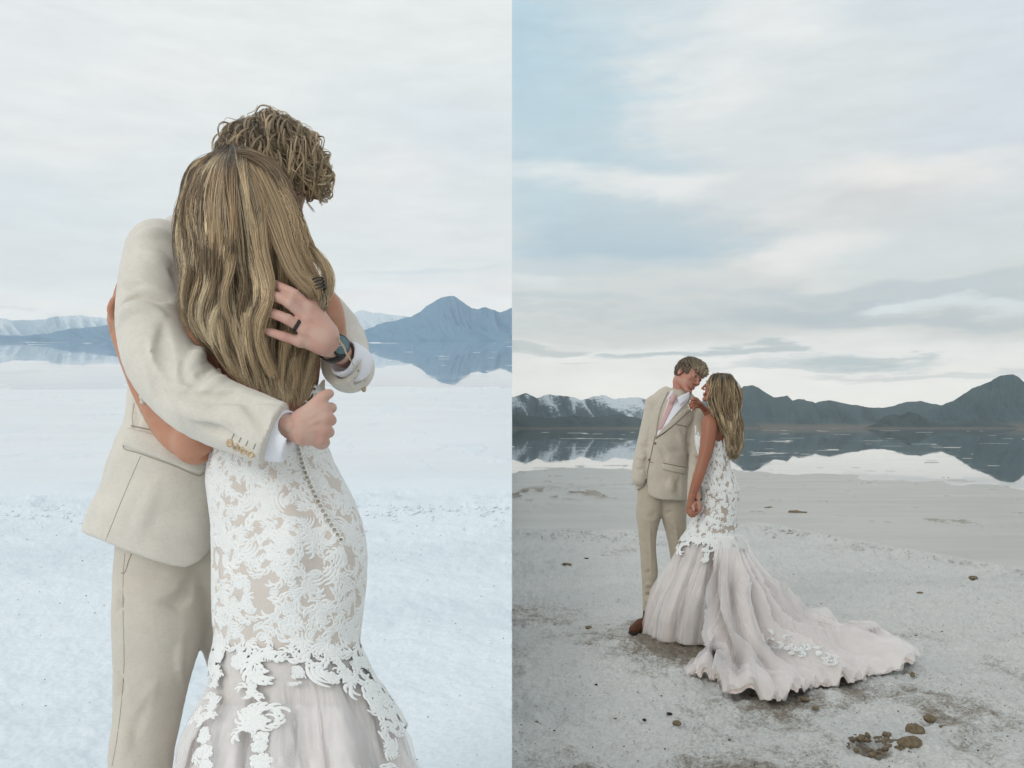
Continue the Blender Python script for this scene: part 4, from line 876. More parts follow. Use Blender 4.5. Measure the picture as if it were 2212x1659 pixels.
def left_bride():
    b = Field(P(220, 1500, 1.9) - [.06, .3, .75], P(760, 320, 1.95) + [.06, .42, .06], .0052)
    b.ell(P(512, 430, 1.875), (.082, .088, .098), k=.02)
    b.chain([(520, 500, 1.88, 40), (545, 520, 1.91, 30)], .02); b.chain([(560, 470, 1.925, 8), (566, 476, 1.94, 6)], .01)
    b.chain([(530, 500, 1.85, 46), (545, 600, 1.87, 48), (560, 650, 1.88, 60)], .03)
    b.chain([(470, 680, 1.87, 50), (575, 665, 1.88, 56), (690, 680, 1.90, 42)], .035)
    b.chain([(570, 690, 1.89, 108), (585, 780, 1.89, 106), (585, 870, 1.90, 92), (588, 960, 1.90, 78)], .03, n=(0, 1, 0), q=.72)
    b.chain([(595, 980, 1.9, 78), (618, 1150, 1.9, 92), (615, 1280, 1.9, 90)], .03, n=(0, 1, 0), q=.75)
    b.chain([(575, 1250, 1.9, 60), (580, 1450, 1.9, 48), (575, 1700, 1.9, 46), (575, 2030, 1.9, 30)], .03); b.chain([(660, 1250, 1.9, 60), (655, 1450, 1.9, 48), (655, 1700, 1.9, 46), (655, 2030, 1.9, 30)], .03)
    b.chain([(575, 2045, 1.88, 26), (575, 2080, 1.80, 22)], .02); b.chain([(655, 2045, 1.88, 26), (655, 2080, 1.80, 22)], .02)
    # her left arm: down past his sleeve, elbow low, forearm up behind his back
    b.chain([(455, 690, 1.87, 42), (425, 790, 1.88, 40), (425, 900, 1.87, 42), (424, 955, 1.87, 42)], .02)
    b.chain([(420, 962, 1.88, 41), (372, 925, 1.93, 39), (325, 855, 1.95, 33), (285, 775, 1.96, 26), (257, 715, 1.97, 19), (253, 690, 1.975, 18)], .018)
    b.chain([(690, 690, 1.90, 38), (712, 720, 1.99, 36), (708, 740, 2.12, 32), (640, 720, 2.25, 26)], .03)       # her right arm, reaching round his neck side
    b.chain([(706, 655, 1.90, 24), (712, 700, 1.93, 26)], .03)
    for pts, r, a in [([(470, 965), (455, 985), (430, 998)], 8, -3)]: b.fold(pts, r, a)
    vb, fb = b.mesh(); vb = relax(vb, fb, 2)
    h = Field(P(225, 730, 1.95) - [.02, .06, .02], P(300, 580, 1.95) + [.03, .12, .02], .0026)
    h.chain([(255, 715, 1.97, 18), (252, 690, 1.975, 17), (255, 665, 1.98, 17)], .01)
    h.chain([(253, 690, 1.975, 16), (251, 655, 1.97, 12)], .012); h.chain([(257, 690, 1.985, 16), (261, 652, 1.99, 12)], .012)
    for q in ([(251, 655, 1.965, 10), (255, 632, 1.965, 8.5), (261, 612, 1.975, 7.5), (269, 598, 1.985, 6.5)], [(257, 652, 1.985, 10), (263, 626, 1.99, 8.5), (269, 606, 2.0, 7.5), (277, 594, 2.0, 6.5)],
              [(263, 655, 2.0, 10), (271, 630, 2.01, 8.5), (279, 612, 2.02, 7.5), (285, 600, 2.02, 6.5)], [(265, 665, 2.01, 9), (277, 644, 2.03, 7.5), (285, 630, 2.04, 6.5), (291, 620, 2.04, 6)],
              [(245, 682, 1.96, 10), (240, 668, 1.95, 8.5), (243, 654, 1.945, 7), (248, 644, 1.945, 6)]): h.chain(q, .003, sub=3)
    vh, fh = h.mesh(); v, f = joinm((vb, fb), (relax(vh, fh, 1), fh))
    base = Vector((P(620, 925, 1.9)[0], 1.9, .19))
    woman = person('woman with long wavy blond hair in white lace gown, back to us, hugged', base, v, f, M_skinB, GL)
    # --- gown
    nth, nv = 240, 210; th = np.linspace(-math.pi, math.pi, nth, endpoint=False); s_ = np.linspace(0, 1, nv)
    uu = skirtL(th, np.full(nth, 900.))[0]; vt = 905 - 85 * sstep(640, 700, uu) * (np.cos(th) > -.3) - 30 * sstep(0.2, 1, -np.cos(th))
    VV = vt[None] + (1520 - vt[None]) * s_[:, None]; TH = np.repeat(th[None], nv, 0); pin = surfL(TH, VV).reshape(-1, 3)
    gown = child('gown', pin, grid_faces(nv, nth, True), M_satin, woman)
    # layered tulle flare
    for k, (off, mt) in enumerate(((-.010, cloth_mat('lining_champagne', (.93, .86, .83), .7, 500, .1, .03, trans=0.)), (.002, cloth_mat('tulle', (.94, .91, .90), .8, 900, .1, .02, trans=.0, alpha=.45, sheen=.6)), (.009, cloth_mat('tulle_outer', (.95, .93, .92), .8, 900, .1, .02, trans=.0, alpha=.28, sheen=.6)))):
        nth2 = 420; t2 = np.linspace(-math.pi, math.pi, nth2, endpoint=False); vs = np.linspace(1405, 2088, 90); A, B = np.meshgrid(t2, vs)
        p = surfL(A, B); n = normS(surfL, A, B, np.array([P(620, 1500, 1.9)[0], 1.9, 0])); fl = sstep(1418, 1620, B)[..., None]
        wv = (fbm(A * 6 + 9 * k, B * .004, o=3, seed=70 + k, ridged=True) - .5)[..., None]; wv2 = (fbm(np.cos(A) * 22 + 5 * k, np.sin(A) * 22, B * .003, o=2, seed=90 + k) - .5)[..., None]
        p = p + n * (off * (.3 + fl) + fl * (.045 * wv + .012 * wv2)); p[..., 2] = np.maximum(p[..., 2], P(0, 2088, 1.9)[2] * 0 + .19)
        child('tulle_skirt' if k else 'skirt_lining', p.reshape(-1, 3), grid_faces(90, nth2, True), mt, gown)
    FOLD[0] = 0.
    # lace over the gown, ending in scallops and tendrils on the tulle
    rng = random.Random(8)
    def hem(u): return np.interp(u, [380, 455, 500, 540, 600, 650, 690, 730, 770, 800, 840], [1450, 1450, 1452, 1440, 1452, 1470, 1490, 1480, 1515, 1570, 1640])
    tend = [(478, 1450, 1655, 32), (562, 1440, 1600, 36), (585, 1560, 1665, 32), (640, 1450, 1492, 26), (795, 1520, 1560, 30), (815, 1560, 1650, 30)]
    def area():
        t_ = rng.uniform(-math.pi, math.pi); v_ = rng.uniform(850, 1560); u_ = float(skirtL(np.array(t_), np.array(v_))[0])
        if v_ > hem(u_) - 14: return None
        if v_ < 912 - 85 * float(sstep(640, 700, u_)) + 14: return None
        # bare champagne islands low on the left side, as on the gown
        if math.cos(t_) > 0 and any(((u_ - a) / c) ** 2 + ((v_ - b_) / d_) ** 2 < 1 for a, b_, c, d_ in ((566, 1290, 26, 42), (525, 1225, 16, 26), (640, 1180, 22, 18), (606, 1395, 34, 18))): return None
        return (t_ * 150, v_, rng.choice([34, 42, 52, 60]) * .62, u_)
    sp = poisson(rng, 9000, area, .66)
    spots = [(a / 150, b_, c * 1.50, rng.uniform(0, 6.28)) for a, b_, c, u_ in sp]
    for (u_, v0, v1, wd) in tend:
        v_ = v0
        while v_ < v1:
            hf = (skirtL(np.array(math.pi / 2), np.array(v_))[0] - skirtL(np.array(-math.pi / 2), np.array(v_))[0]) / 2; uc = (skirtL(np.array(math.pi / 2), np.array(v_))[0] + skirtL(np.array(-math.pi / 2), np.array(v_))[0]) / 2
            spots.append((math.asin(max(-.98, min(.98, (u_ + rng.uniform(-5, 5) - uc) / hf))), v_, wd * rng.uniform(.8, 1.5), rng.uniform(0, 6.28))); v_ += wd * .42
    cen = np.array([P(620, 1200, 1.9)[0], 1.9, 0.])
    def on(a0, b0, x, y):
        hf = 150.; tt, vv = a0 + x / hf, b0 + y; p = surfL(tt, vv); n = normS(surfL, tt, vv, cen); lift = (sstep(1380, 1430, vv) * .010 + sstep(1430, 1600, vv) * .026)[..., None]; return p + n * lift, n
    v, f = lace(on, spots, 5, .0012); child('lace', v, f, M_lace, gown)
    # covered buttons down the back
    for i in range(21):
        t_ = i / 20; u_, v_ = 643 + 20 * t_ + 72 * t_ ** 1.6, 962 + 203 * t_; hf = (skirtL(np.array(math.pi / 2), np.array(v_))[0] - skirtL(np.array(-math.pi / 2), np.array(v_))[0]) / 2; uc = (skirtL(np.array(math.pi / 2), np.array(v_))[0] + skirtL(np.array(-math.pi / 2), np.array(v_))[0]) / 2
        tt = math.asin((u_ - uc) / hf); p = surfL(np.array(tt), np.array(v_)); n = normS(surfL, np.array([tt]), np.array([v_]), cen)[0]
        q = Field(p - .009, p + .009, .0013); q.ell(p + n * .005, (.0062, .0062, .0055), k=.001); m_ = q.mesh(); child('button', m_[0], m_[1], M_pearl, gown)
    # --- hair: guides traced from crown to tips, with many locks of fine strands between them
    G = [[(470, 338), (434, 350), (407, 375), (393, 430), (388, 500), (389, 560), (396, 620), (400, 655), (410, 692), (452, 742), (474, 766)],
         [(478, 334), (445, 355), (424, 400), (417, 470), (425, 540), (434, 600), (427, 650), (432, 695), (466, 745), (492, 780), (500, 792)],
         [(485, 332), (465, 360), (448, 420), (446, 490), (460, 570), (466, 630), (448, 690), (468, 745), (503, 790), (530, 822), (536, 830)],
         [(495, 330), (485, 365), (480, 430), (485, 500), (497, 570), (491, 640), (504, 700), (532, 755), (548, 800), (566, 840), (570, 850)],
         [(508, 330), (505, 370), (512, 440), (520, 510), (526, 580), (547, 640), (543, 700), (556, 760), (578, 810), (592, 856), (596, 862)],
         [(520, 330), (530, 365), (548, 430), (560, 500), (570, 570), (588, 640), (592, 700), (588, 760), (602, 820), (618, 866), (620, 872)],
         [(535, 332), (560, 365), (590, 420), (605, 490), (622, 560), (640, 620), (652, 690), (644, 760), (642, 820), (640, 868), (638, 880)],
         [(555, 338), (592, 362), (622, 400), (640, 460), (650, 530), (668, 600), (684, 660), (690, 730), (682, 790), (662, 846), (655, 862)]]
    G = [[(508 + (g[0][0] - 512) * .45, 321)] + g for g in G]; G = np.array([resamp(spline(np.array(g, float), 6), 34) for g in G]); n = 34; t = np.linspace(0, 1, n)
    def depth(uv, w):
        v_ = uv[..., 1]; y = np.interp(v_, [319, 334, 360, 400, 450, 520, 600, 700, 800, 880], [1.895, 1.81, 1.765, 1.738, 1.725, 1.732, 1.745, 1.752, 1.748, 1.75]); return y + .10 * np.abs(w) ** 2.6 * np.clip((v_ - 318) / 60, 0, 1)
    rng = np.random.default_rng(12); pts, tones = [], []
    NL = 128
    for i in range(NL):
        x = ((i * .6180339) % 1) ** .92 * 6.999; a = int(x); fr_ = x - a; g = G[a] * (1 - fr_) + G[min(a + 1, 7)] * fr_
        lay = i / NL; w = (x / 7) * 2 - 1; end = n if lay < .35 else int(n * rng.uniform(.88, 1.0))
        ph = x * 1.7 + rng.normal() * .7; wl = 2.1 + rng.normal() * .25; am = rng.uniform(7, 15) * (1.2 - .4 * lay)
        env = sstep(.12, .6, t)
        g = g + np.stack([np.sin(wl * 2 * np.pi * t + ph) * am * env + rng.normal() * 6 * t, np.cos(wl * 2 * np.pi * t + ph) * am * .25 * env], 1)
        y = depth(g, w) + .018 - .034 * lay + .017 * np.sin(wl * 2 * np.pi * t + ph + 1.4) * env
        q = resamp(np.c_[g, y][:end], n)
        ctr = np.stack([(q[:, 0] - U0) / F * q[:, 2], q[:, 2], CZ - (q[:, 1] - V0) / F * q[:, 2]], 1)
        ns = 112; wd = rng.uniform(.006, .0105); wid = wd * (.8 + .35 * np.sin(wl * 2 * np.pi * t + ph)) * (1 - .62 * t ** 3) * (.7 + .3 * env)
        o = rng.normal(size=(ns, 3)) * [1, .38, .5]; o[:, 0] = np.clip(o[:, 0], -1.7, 1.7); o[:, 1] -= .25 * (1.2 - o[:, 0] ** 2 * .5)
        fr2 = 1 - .30 * rng.random((ns, 1)) ** 1.6; ix = t[None] * fr2 * (n - 1); i_ = np.minimum(ix.astype(int), n - 2); ff = (ix - i_)[..., None]; cj = ctr[i_] * (1 - ff) + ctr[i_ + 1] * ff
        st = cj + o[:, None, :] * wid[None, :, None] + rng.normal(size=(ns, 1, 3)) * (.0032 * t ** 2.5)[None, :, None]
        tw = rng.uniform(0, 6.3, (ns, 1)); st[..., 0] += .0008 * np.sin(3 * 2 * np.pi * t[None] + tw); pts.append(st)
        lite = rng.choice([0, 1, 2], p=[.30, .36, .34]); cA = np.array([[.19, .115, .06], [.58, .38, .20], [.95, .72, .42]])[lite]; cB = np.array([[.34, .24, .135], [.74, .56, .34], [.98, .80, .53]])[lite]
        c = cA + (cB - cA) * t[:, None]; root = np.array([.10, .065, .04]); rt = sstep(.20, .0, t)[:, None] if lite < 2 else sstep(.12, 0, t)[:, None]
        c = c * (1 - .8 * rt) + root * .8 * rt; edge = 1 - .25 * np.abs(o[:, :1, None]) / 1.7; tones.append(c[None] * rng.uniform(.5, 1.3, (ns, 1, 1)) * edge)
    # loose flyaway hairs
    for i in range(90):
        x = rng.uniform(0, 7); a = min(int(x), 6); g = G[a] * (1 - x + a) + G[a + 1] * (x - a); w = (x / 7) * 2 - 1
        g = g + np.stack([rng.normal() * 9 * t ** 1.5 + np.sin(t * 9 + i) * 5 * t, rng.normal() * 4 * t], 1); y = depth(g, w) - .020; q = np.c_[g, y]
        ctr = np.stack([(q[:, 0] - U0) / F * q[:, 2], q[:, 2], CZ - (q[:, 1] - V0) / F * q[:, 2]], 1); pts.append(ctr[None]); tones.append(np.full((1, n, 3), 1.) * [.5, .4, .26])
    pts = np.concatenate(pts); tones = np.concatenate(tones); rr = .00046 * (1.1 - t ** 4 * .7)
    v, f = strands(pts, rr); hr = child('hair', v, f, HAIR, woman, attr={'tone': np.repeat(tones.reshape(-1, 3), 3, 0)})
    # swept side section, braid and its tie on the right
    pts, tones = [], []
    def rope(path, ns, wid, tone, amp=0., seed=0, k=1.):
        ns = int(ns * 2.4) if ns > 10 else ns; q = resamp(spline(np.array(path, float), 6), n); c = np.stack([(q[:, 0] - U0) / F * q[:, 2], q[:, 2], CZ - (q[:, 1] - V0) / F * q[:, 2]], 1)
        r_ = np.random.default_rng(seed); o = r_.normal(size=(ns, 3)) * [1, .6, .8]; a = r_.uniform(0, 6.3, (ns, 1)); fr2 = 1 - .28 * r_.random((ns, 1)) ** 1.5; f0 = .14 * r_.random((ns, 1)); ix = np.clip(f0 + t[None] * (fr2 - f0), 0, 1) * (n - 1); i_ = np.minimum(ix.astype(int), n - 2); ff = (ix - i_)[..., None]
        st = c[i_] * (1 - ff) + c[i_ + 1] * ff + o[:, None] * (wid * k * np.ones(n))[None, :, None]; st[..., 0] += amp * np.sin(5 * 2 * np.pi * t[None] + a); st[..., 2] += amp * np.cos(5 * 2 * np.pi * t[None] + a)
        pts.append(st); tones.append(np.array(tone)[None, None] * r_.uniform(.6, 1.2, (ns, 1, 1)) * np.ones((ns, n, 1)))
    for i in range(9):
        rope([(500 + i * 5, 332 + i, 1.80), (548 + i * 3, 336 + i * 4, 1.775 + .002 * i), (590 + i, 360 + i * 5, 1.765), (612 + i * 1.5, 400 + i * 5, 1.755), (632, 440 + i * 5, 1.75), (640 + i, 500 + i * 4, 1.755), (655 + i, 560 + i * 4, 1.76)], 60, .0055, (.42, .30, .18) if i % 2 else (.22, .15, .09), 0, i)
    for i in range(7):
        rope([(604 + i, 390 + i * 8, 1.752), (632, 440 + i * 4, 1.742), (640 + i * 1.4, 500, 1.738), (652 + i * 1.2, 550, 1.735), (674, 585, 1.73), (688, 608, 1.725)], 40, .0038, (.80, .60, .36) if i % 2 else (.48, .34, .20), .0014, 20 + i)
    for i in range(12):
        rope([(545 + i * 4, 345 + i * 4, 1.79), (598 + i * 3, 392 + i * 5, 1.772), (632 + i * 2, 445 + i * 5, 1.768), (645 + i * 2, 485 + i * 4, 1.765), (655 + i * 2, 520 + i * 3, 1.76), (680 + i * 2.2, 545 + i * 3, 1.752), (703 + i * .8, 580 + i * 3, 1.75), (706, 620 + i * 2, 1.75), (690, 640 + i, 1.745), (664, 640, 1.74)], 46, .0042, (.82, .64, .40) if i % 3 else (.46, .33, .2), 0, 40 + i)
    for i in range(8):
        rope([(686, 610, 1.722), (692, 628, 1.715), (700 - i, 648, 1.71), (698 - i * 1.5, 664, 1.71), (684 - i, 668 - i, 1.715), (680, 655, 1.72)], 40, .0032, (.45, .36, .23) if i % 2 else (.25, .19, .12), .001, 60 + i)
    for i in range(3): rope([(696, 664, 1.715), (705, 700, 1.715), (722, 722, 1.71), (740, 745, 1.70), (752, 770, 1.70), (768 + i * 4, 800, 1.70)], 5, .0008, (.58, .48, .33), .0005, 80 + i)
    pts = np.concatenate(pts); tones = np.concatenate(tones); v, f = strands(pts, rr * .95); child('braid', v, f, HAIR, woman, attr={'tone': np.repeat(tones.reshape(-1, 3), 3, 0)})
    V_, F_, o_ = [], [], 0
    for i in range(4):
        c = P(687 + i * 2.2, 603 + i * 7, 1.700); a = np.linspace(0, 2 * math.pi, 17); tl = .25 + .1 * (i % 2)
        ring = np.stack([c[0] + .0095 * np.cos(a), c[1] + .008 * np.sin(a) - .002, c[2] + .0042 * np.cos(a + .6) * tl * 2], 1); v, f = tube(ring, .0016, 6, False); V_.append(v); F_.append(f + o_); o_ += len(v)
    child('hair_tie', np.concatenate(V_), np.concatenate(F_), M_black, woman)
    # scalp mass beneath the strands, darkened so gaps between locks look shaded
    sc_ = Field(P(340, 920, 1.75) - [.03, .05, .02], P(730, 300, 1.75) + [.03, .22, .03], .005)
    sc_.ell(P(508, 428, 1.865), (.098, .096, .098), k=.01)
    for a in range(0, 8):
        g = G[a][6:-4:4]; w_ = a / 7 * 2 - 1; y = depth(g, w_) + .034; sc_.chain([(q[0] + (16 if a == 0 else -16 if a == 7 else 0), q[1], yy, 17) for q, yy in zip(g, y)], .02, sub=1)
    m_ = sc_.mesh(); child('hair_roots', relax(*m_, 2), m_[1], mat('hair_under_shaded', (.075, .052, .032), .7, bump=(300, .6, .002)), woman)
    # shorter locks lying over his fingertips
    pts, tones = [], []
    for i in range(5):
        rope([(508 + i * 3, 336, 1.80), (528 + i * 5, 400, 1.745), (545 + i * 5, 470, 1.728), (556 + i * 4, 545, 1.715), (574 + i * 3, 600 + i * 3, 1.694), (583 - i, 645, 1.682), (568 - i * 3, 695, 1.682), (560 + i * 2, 745, 1.70), (584 + i * 3, 815, 1.722)], 46, .0036, (.88, .67, .40) if i % 2 else (.5, .35, .2), 0, 100 + i)
    for i in range(8):
        rope([(520 + i * 4, 338, 1.80), (548 + i * 5, 400, 1.750), (578 + i * 5, 475, 1.735), (602 + i * 4, 535, 1.722), (626 + i * 4, 588, 1.702), (650 + i * 5, 618, 1.694), (668 + i * 3, 636, 1.700), (684, 650, 1.71)], 40, .0036, (.70, .52, .31) if i % 2 else (.36, .25, .14), 0, 120 + i)
    pts = np.concatenate(pts); tones = np.concatenate(tones); v, f = strands(pts, rr * .95); child('hair_lock', v, f, HAIR, woman, attr={'tone': np.repeat(tones.reshape(-1, 3), 3, 0)})
    return woman
if 'L' in BUILD: left_groom(); left_bride()

# ------------------------------------------------------------ the couple standing further off on the dusky shore
GR = 'couple standing hand in hand on the dusky shore'
def frame(fwd, up):
    f = np.array(fwd, float); f /= np.linalg.norm(f); u = np.array(up, float); u -= f * (u @ f); u /= np.linalg.norm(u); return np.stack([np.cross(f, u), f, u], 1)   # columns: right, forward, up
def head(fl, H, M, s=1., fem=0):
    L = lambda x, y, z: H + M @ (np.array([x, y, z]) * s)
    E = lambda c, r, k=.01, op='add': fl.ell(L(*c), np.array(r) * s, M, k, op)
    C_ = lambda a, b, ra, rb, k=.008, op='add': fl.cone(L(*a), L(*b), ra * s, rb * s, k, op)
    E((0, -.014, .032 - .006 * fem), (.076 - .004 * fem, .096 - .008 * fem, .086 - .014 * fem)); E((0, .026, -.02), (.060, .064, .082), .02)
    jw = .050 if not fem else .044
    for x in (-1, 1): C_((x * jw, .0, -.055), (x * .016, .072, -.100), .021, .015, .018); E((x * .040, .062, -.018), (.022, .020, .020), .014)
    E((0, .078, -.100), (.017, .014, .014), .01); C_((-.03, .078, .022), (.03, .078, .022), .013 if not fem else .010, .013 if not fem else .010, .012)
    C_((0, .088, .012), (0, .110, -.030), .0065, .0095, .007); 
    for x in (-1, 1): E((x * .010, .100, -.035), (.007, .009, .006), .004)
    for x in (-1, 1): E((x * .031, .100, .003), (.016, .013, .010), .006, 'sub'); E((x * .031, .078, .003), (.0135, .0135, .0115), .002)
    for x in (-1, 1): C_((x * .046, .082, .0), (x * .018, .090, .0), .0022, .0022, .003); 
    for x in (-1, 1): C_((x * .046, .082, .009), (x * .018, .091, .010), .003, .003, .003)
    f_ = 1.15 if fem else .9
    C_((-.018, .088, -.062), (.018, .088, -.062), .0055 * f_, .0055 * f_, .004); C_((-.015, .087, -.0735), (.015, .087, -.0735), .0068 * f_, .0068 * f_, .004)
    C_((-.021, .0945, -.0675), (.021, .0945, -.0675), .0014, .0014, .001, 'sub')
    for x in (-1, 1): E((x * .078, -.010, -.004), (.007, .017, .031), .006); E((x * .086, -.006, .0), (.006, .009, .017), .003, 'sub')
    return L
def face_parts(par, L, M, s, lip, brow):
    def blob(name, prims, h, m):
        cs = np.array([L(*p[0]) for p in prims]); q = Field(cs.min(0) - .02, cs.max(0) + .02, h)
        for p in prims:
            if len(p) == 3: q.cone(L(*p[0]), L(*p[1]), p[2] * s, p[2] * s * .8, .001)
            else: q.ell(L(*p[0]), np.array(p[1]) * s, M, .001)
        v, f = q.mesh(); return child(name, v, f, m, par)
    for x in (-1, 1):
        e = blob('eye', [((x * .031, .0795, .003), (.0128, .0128, .0095), 0, 0)], .0012, M_eye)
        child('iris', *blobm(L(x * .031 + .002, .0915, .003), .0052 * s), M_iris, e)
        blob('eyelashes', [((x * .046, .088, .008), (x * .019, .095, .0085), .0012)], .0009, M_brow)
        blob('eyebrow', [((x * .048, .083, .022), (x * .034, .093, .028), .0024), ((x * .034, .093, .028), (x * .016, .096, .024), .0027)], .0011, brow)
    blob('lips', [((-.017, .0905, -.0625), (.0, .0945, -.0615), .0042), ((.0, .0945, -.0615), (.017, .0905, -.0625), .0042), ((-.014, .090, -.0730), (.014, .090, -.0730), .0052)], .0011, lip)
def blobm(c, r, h=None):
    q = Field(np.array(c) - r * 1.8, np.array(c) + r * 1.8, h or r / 3.5); q.ell(c, (r, r, r), k=.0005); return q.mesh()
M_eye = mat('eye_white', (.62, .58, .55), .2, .5); M_iris = mat('iris', (.03, .028, .022), .15, .5); M_brow = mat('brow_hair', (.10, .065, .04), .7)
M_lipG = mat('lip_groom', (.42, .20, .17), .5); M_lipB = mat('lip_bride', (.42, .13, .10), .4); M_tie = cloth_mat('tie_pink', (.56, .36, .35), .7, 900, .3); M_boot = mat('boot_suede', (.10, .038, .02), .75, .3, bump=(200, .4, .002), var=(25, .3)); M_sole = mat('boot_sole', (.03, .022, .018), .8, bump=(90, .5, .002))
M_skinGR = skin_mat('skin_fair_dusk', (.44, .25, .18), (.46, .20, .15)); M_skinBR = skin_mat('skin_tan_dusk', (.30, .135, .08), (.33, .125, .075), .42)  # dusk copies of both skins, dimmer light put into the colour
M_nailw = mat('nail_white', (.75, .70, .68), .2, .5)
M_buttonR = mat('horn_button_dark', (.16, .10, .055), .4, .5)
M_satin2 = cloth_mat('satin_dusk', (.40, .345, .30), .6, 500, .2, .05); M_laceR = cloth_mat('lace_dusk', (.76, .775, .765), .8, 900, .2, .03)  # satin and lace again, darkened in colour to look dusk-lit
M_lin = cloth_mat('lining_dusk', (.76, .67, .62), .7, 300, .1, .03); M_tul = cloth_mat('tulle_dusk', (.88, .845, .825), .8, 600, .1, .02, trans=.06, alpha=.55, sheen=.5); M_tul2 = cloth_mat('tulle_dusk_outer', (.88, .84, .83), .8, 600, .1, .02, trans=.06, alpha=.36, sheen=.5)  # lining and tulle colours lowered to carry the dimness of dusk
def curls(par, H, M, s, seed, n_lock, k_in=(0, -.014, .034), rad=(.082, .102, .094), lite=(.85, .70, .48)):
    rng = np.random.default_rng(seed); pts, tones = [], []; c = np.array(k_in); rad = np.array(rad)
    for i in range(n_lock):
        d_ = rng.normal(size=3); d_ /= np.linalg.norm(d_)
        p = c + d_ * rad
        if p[1] > .045 and p[2] < .075: continue
        if p[2] < -.062 or (p[2] < .012 and p[1] > -.008): continue
        front = sstep(-.02, .07, p[1]) * sstep(.03, .09, p[2]); n = 12; t = np.linspace(0, 1, n)
        flow = np.array([.15 * rng.normal(), 1.0 if p[2] > .05 else .15, -.35 if p[2] > .05 else -1.]); flow -= d_ * (flow @ d_) * .9; flow /= np.linalg.norm(flow)
        L_ = .030 + .030 * front; gl = p[None] + flow[None] * (t * L_)[:, None]; q = (gl - c) / rad; qn = np.linalg.norm(q, axis=1)[:, None]; gl = c + q / qn * rad * (1.0 + (.05 + .32 * front * rng.uniform(.4, 1.2)) * t[:, None] ** .6)
        si = np.cross(d_, flow); w = (1 + 1.6 * front) * rng.uniform(.7, 1.2) * 6.28 * t + rng.uniform(0, 6.3); am = (.0025 + .0105 * front) * np.minimum(1, t * 3)
        gl = gl + si[None] * (np.cos(w) * am)[:, None] + d_[None] * (np.sin(w) * am)[:, None]
        ns = 9; st = gl[None] + rng.normal(size=(ns, 1, 3)) * .0018
        pts.append(H + (st * s) @ M.T); g = np.clip(rng.uniform(0, .25, (ns, 1)) + front * (.35 + .6 * rng.random()) * t[None] ** .7, 0, 1)[..., None]
        tones.append((np.array([.07, .045, .026]) * (1 - g) + np.array(lite) * g) * rng.uniform(.6, 1.15, (ns, 1, 1)))
    pts = np.concatenate(pts); tones = np.concatenate(tones); v, f = strands(pts, .0012 * (1.1 - .6 * np.linspace(0, 1, 12) ** 3))
    child('hair', v, f, HAIR, par, attr={'tone': np.repeat(tones.reshape(-1, 3), 3, 0)})
    cp = Field(H - .16, H + .16, .004); cp.ell(H + M @ (c * s), rad * s * 1.0, M, k=.01)
    cp.clip(lambda x, y, z: np.minimum(((x - H[0]) * M[0, 1] + (y - H[1]) * M[1, 1] + (z - H[2]) * M[2, 1]) - .050, -((x - H[0]) * M[0, 2] + (y - H[1]) * M[1, 2] + (z - H[2]) * M[2, 2]) + .08), .012) if False else None
    cp.clip(lambda x, y, z: -((x - H[0]) * M[0, 2] + (y - H[1]) * M[1, 2] + (z - H[2]) * M[2, 2]) + np.interp(((x - H[0]) * M[0, 1] + (y - H[1]) * M[1, 1] + (z - H[2]) * M[2, 1]), [-.06, -.02, .0, .03, .06], [-.055, -.03, .02, .045, .082]), .006)
    m_ = cp.mesh(); child('hair_roots', m_[0], m_[1], mat('hair_shadow', (.045, .03, .018), .8), par)

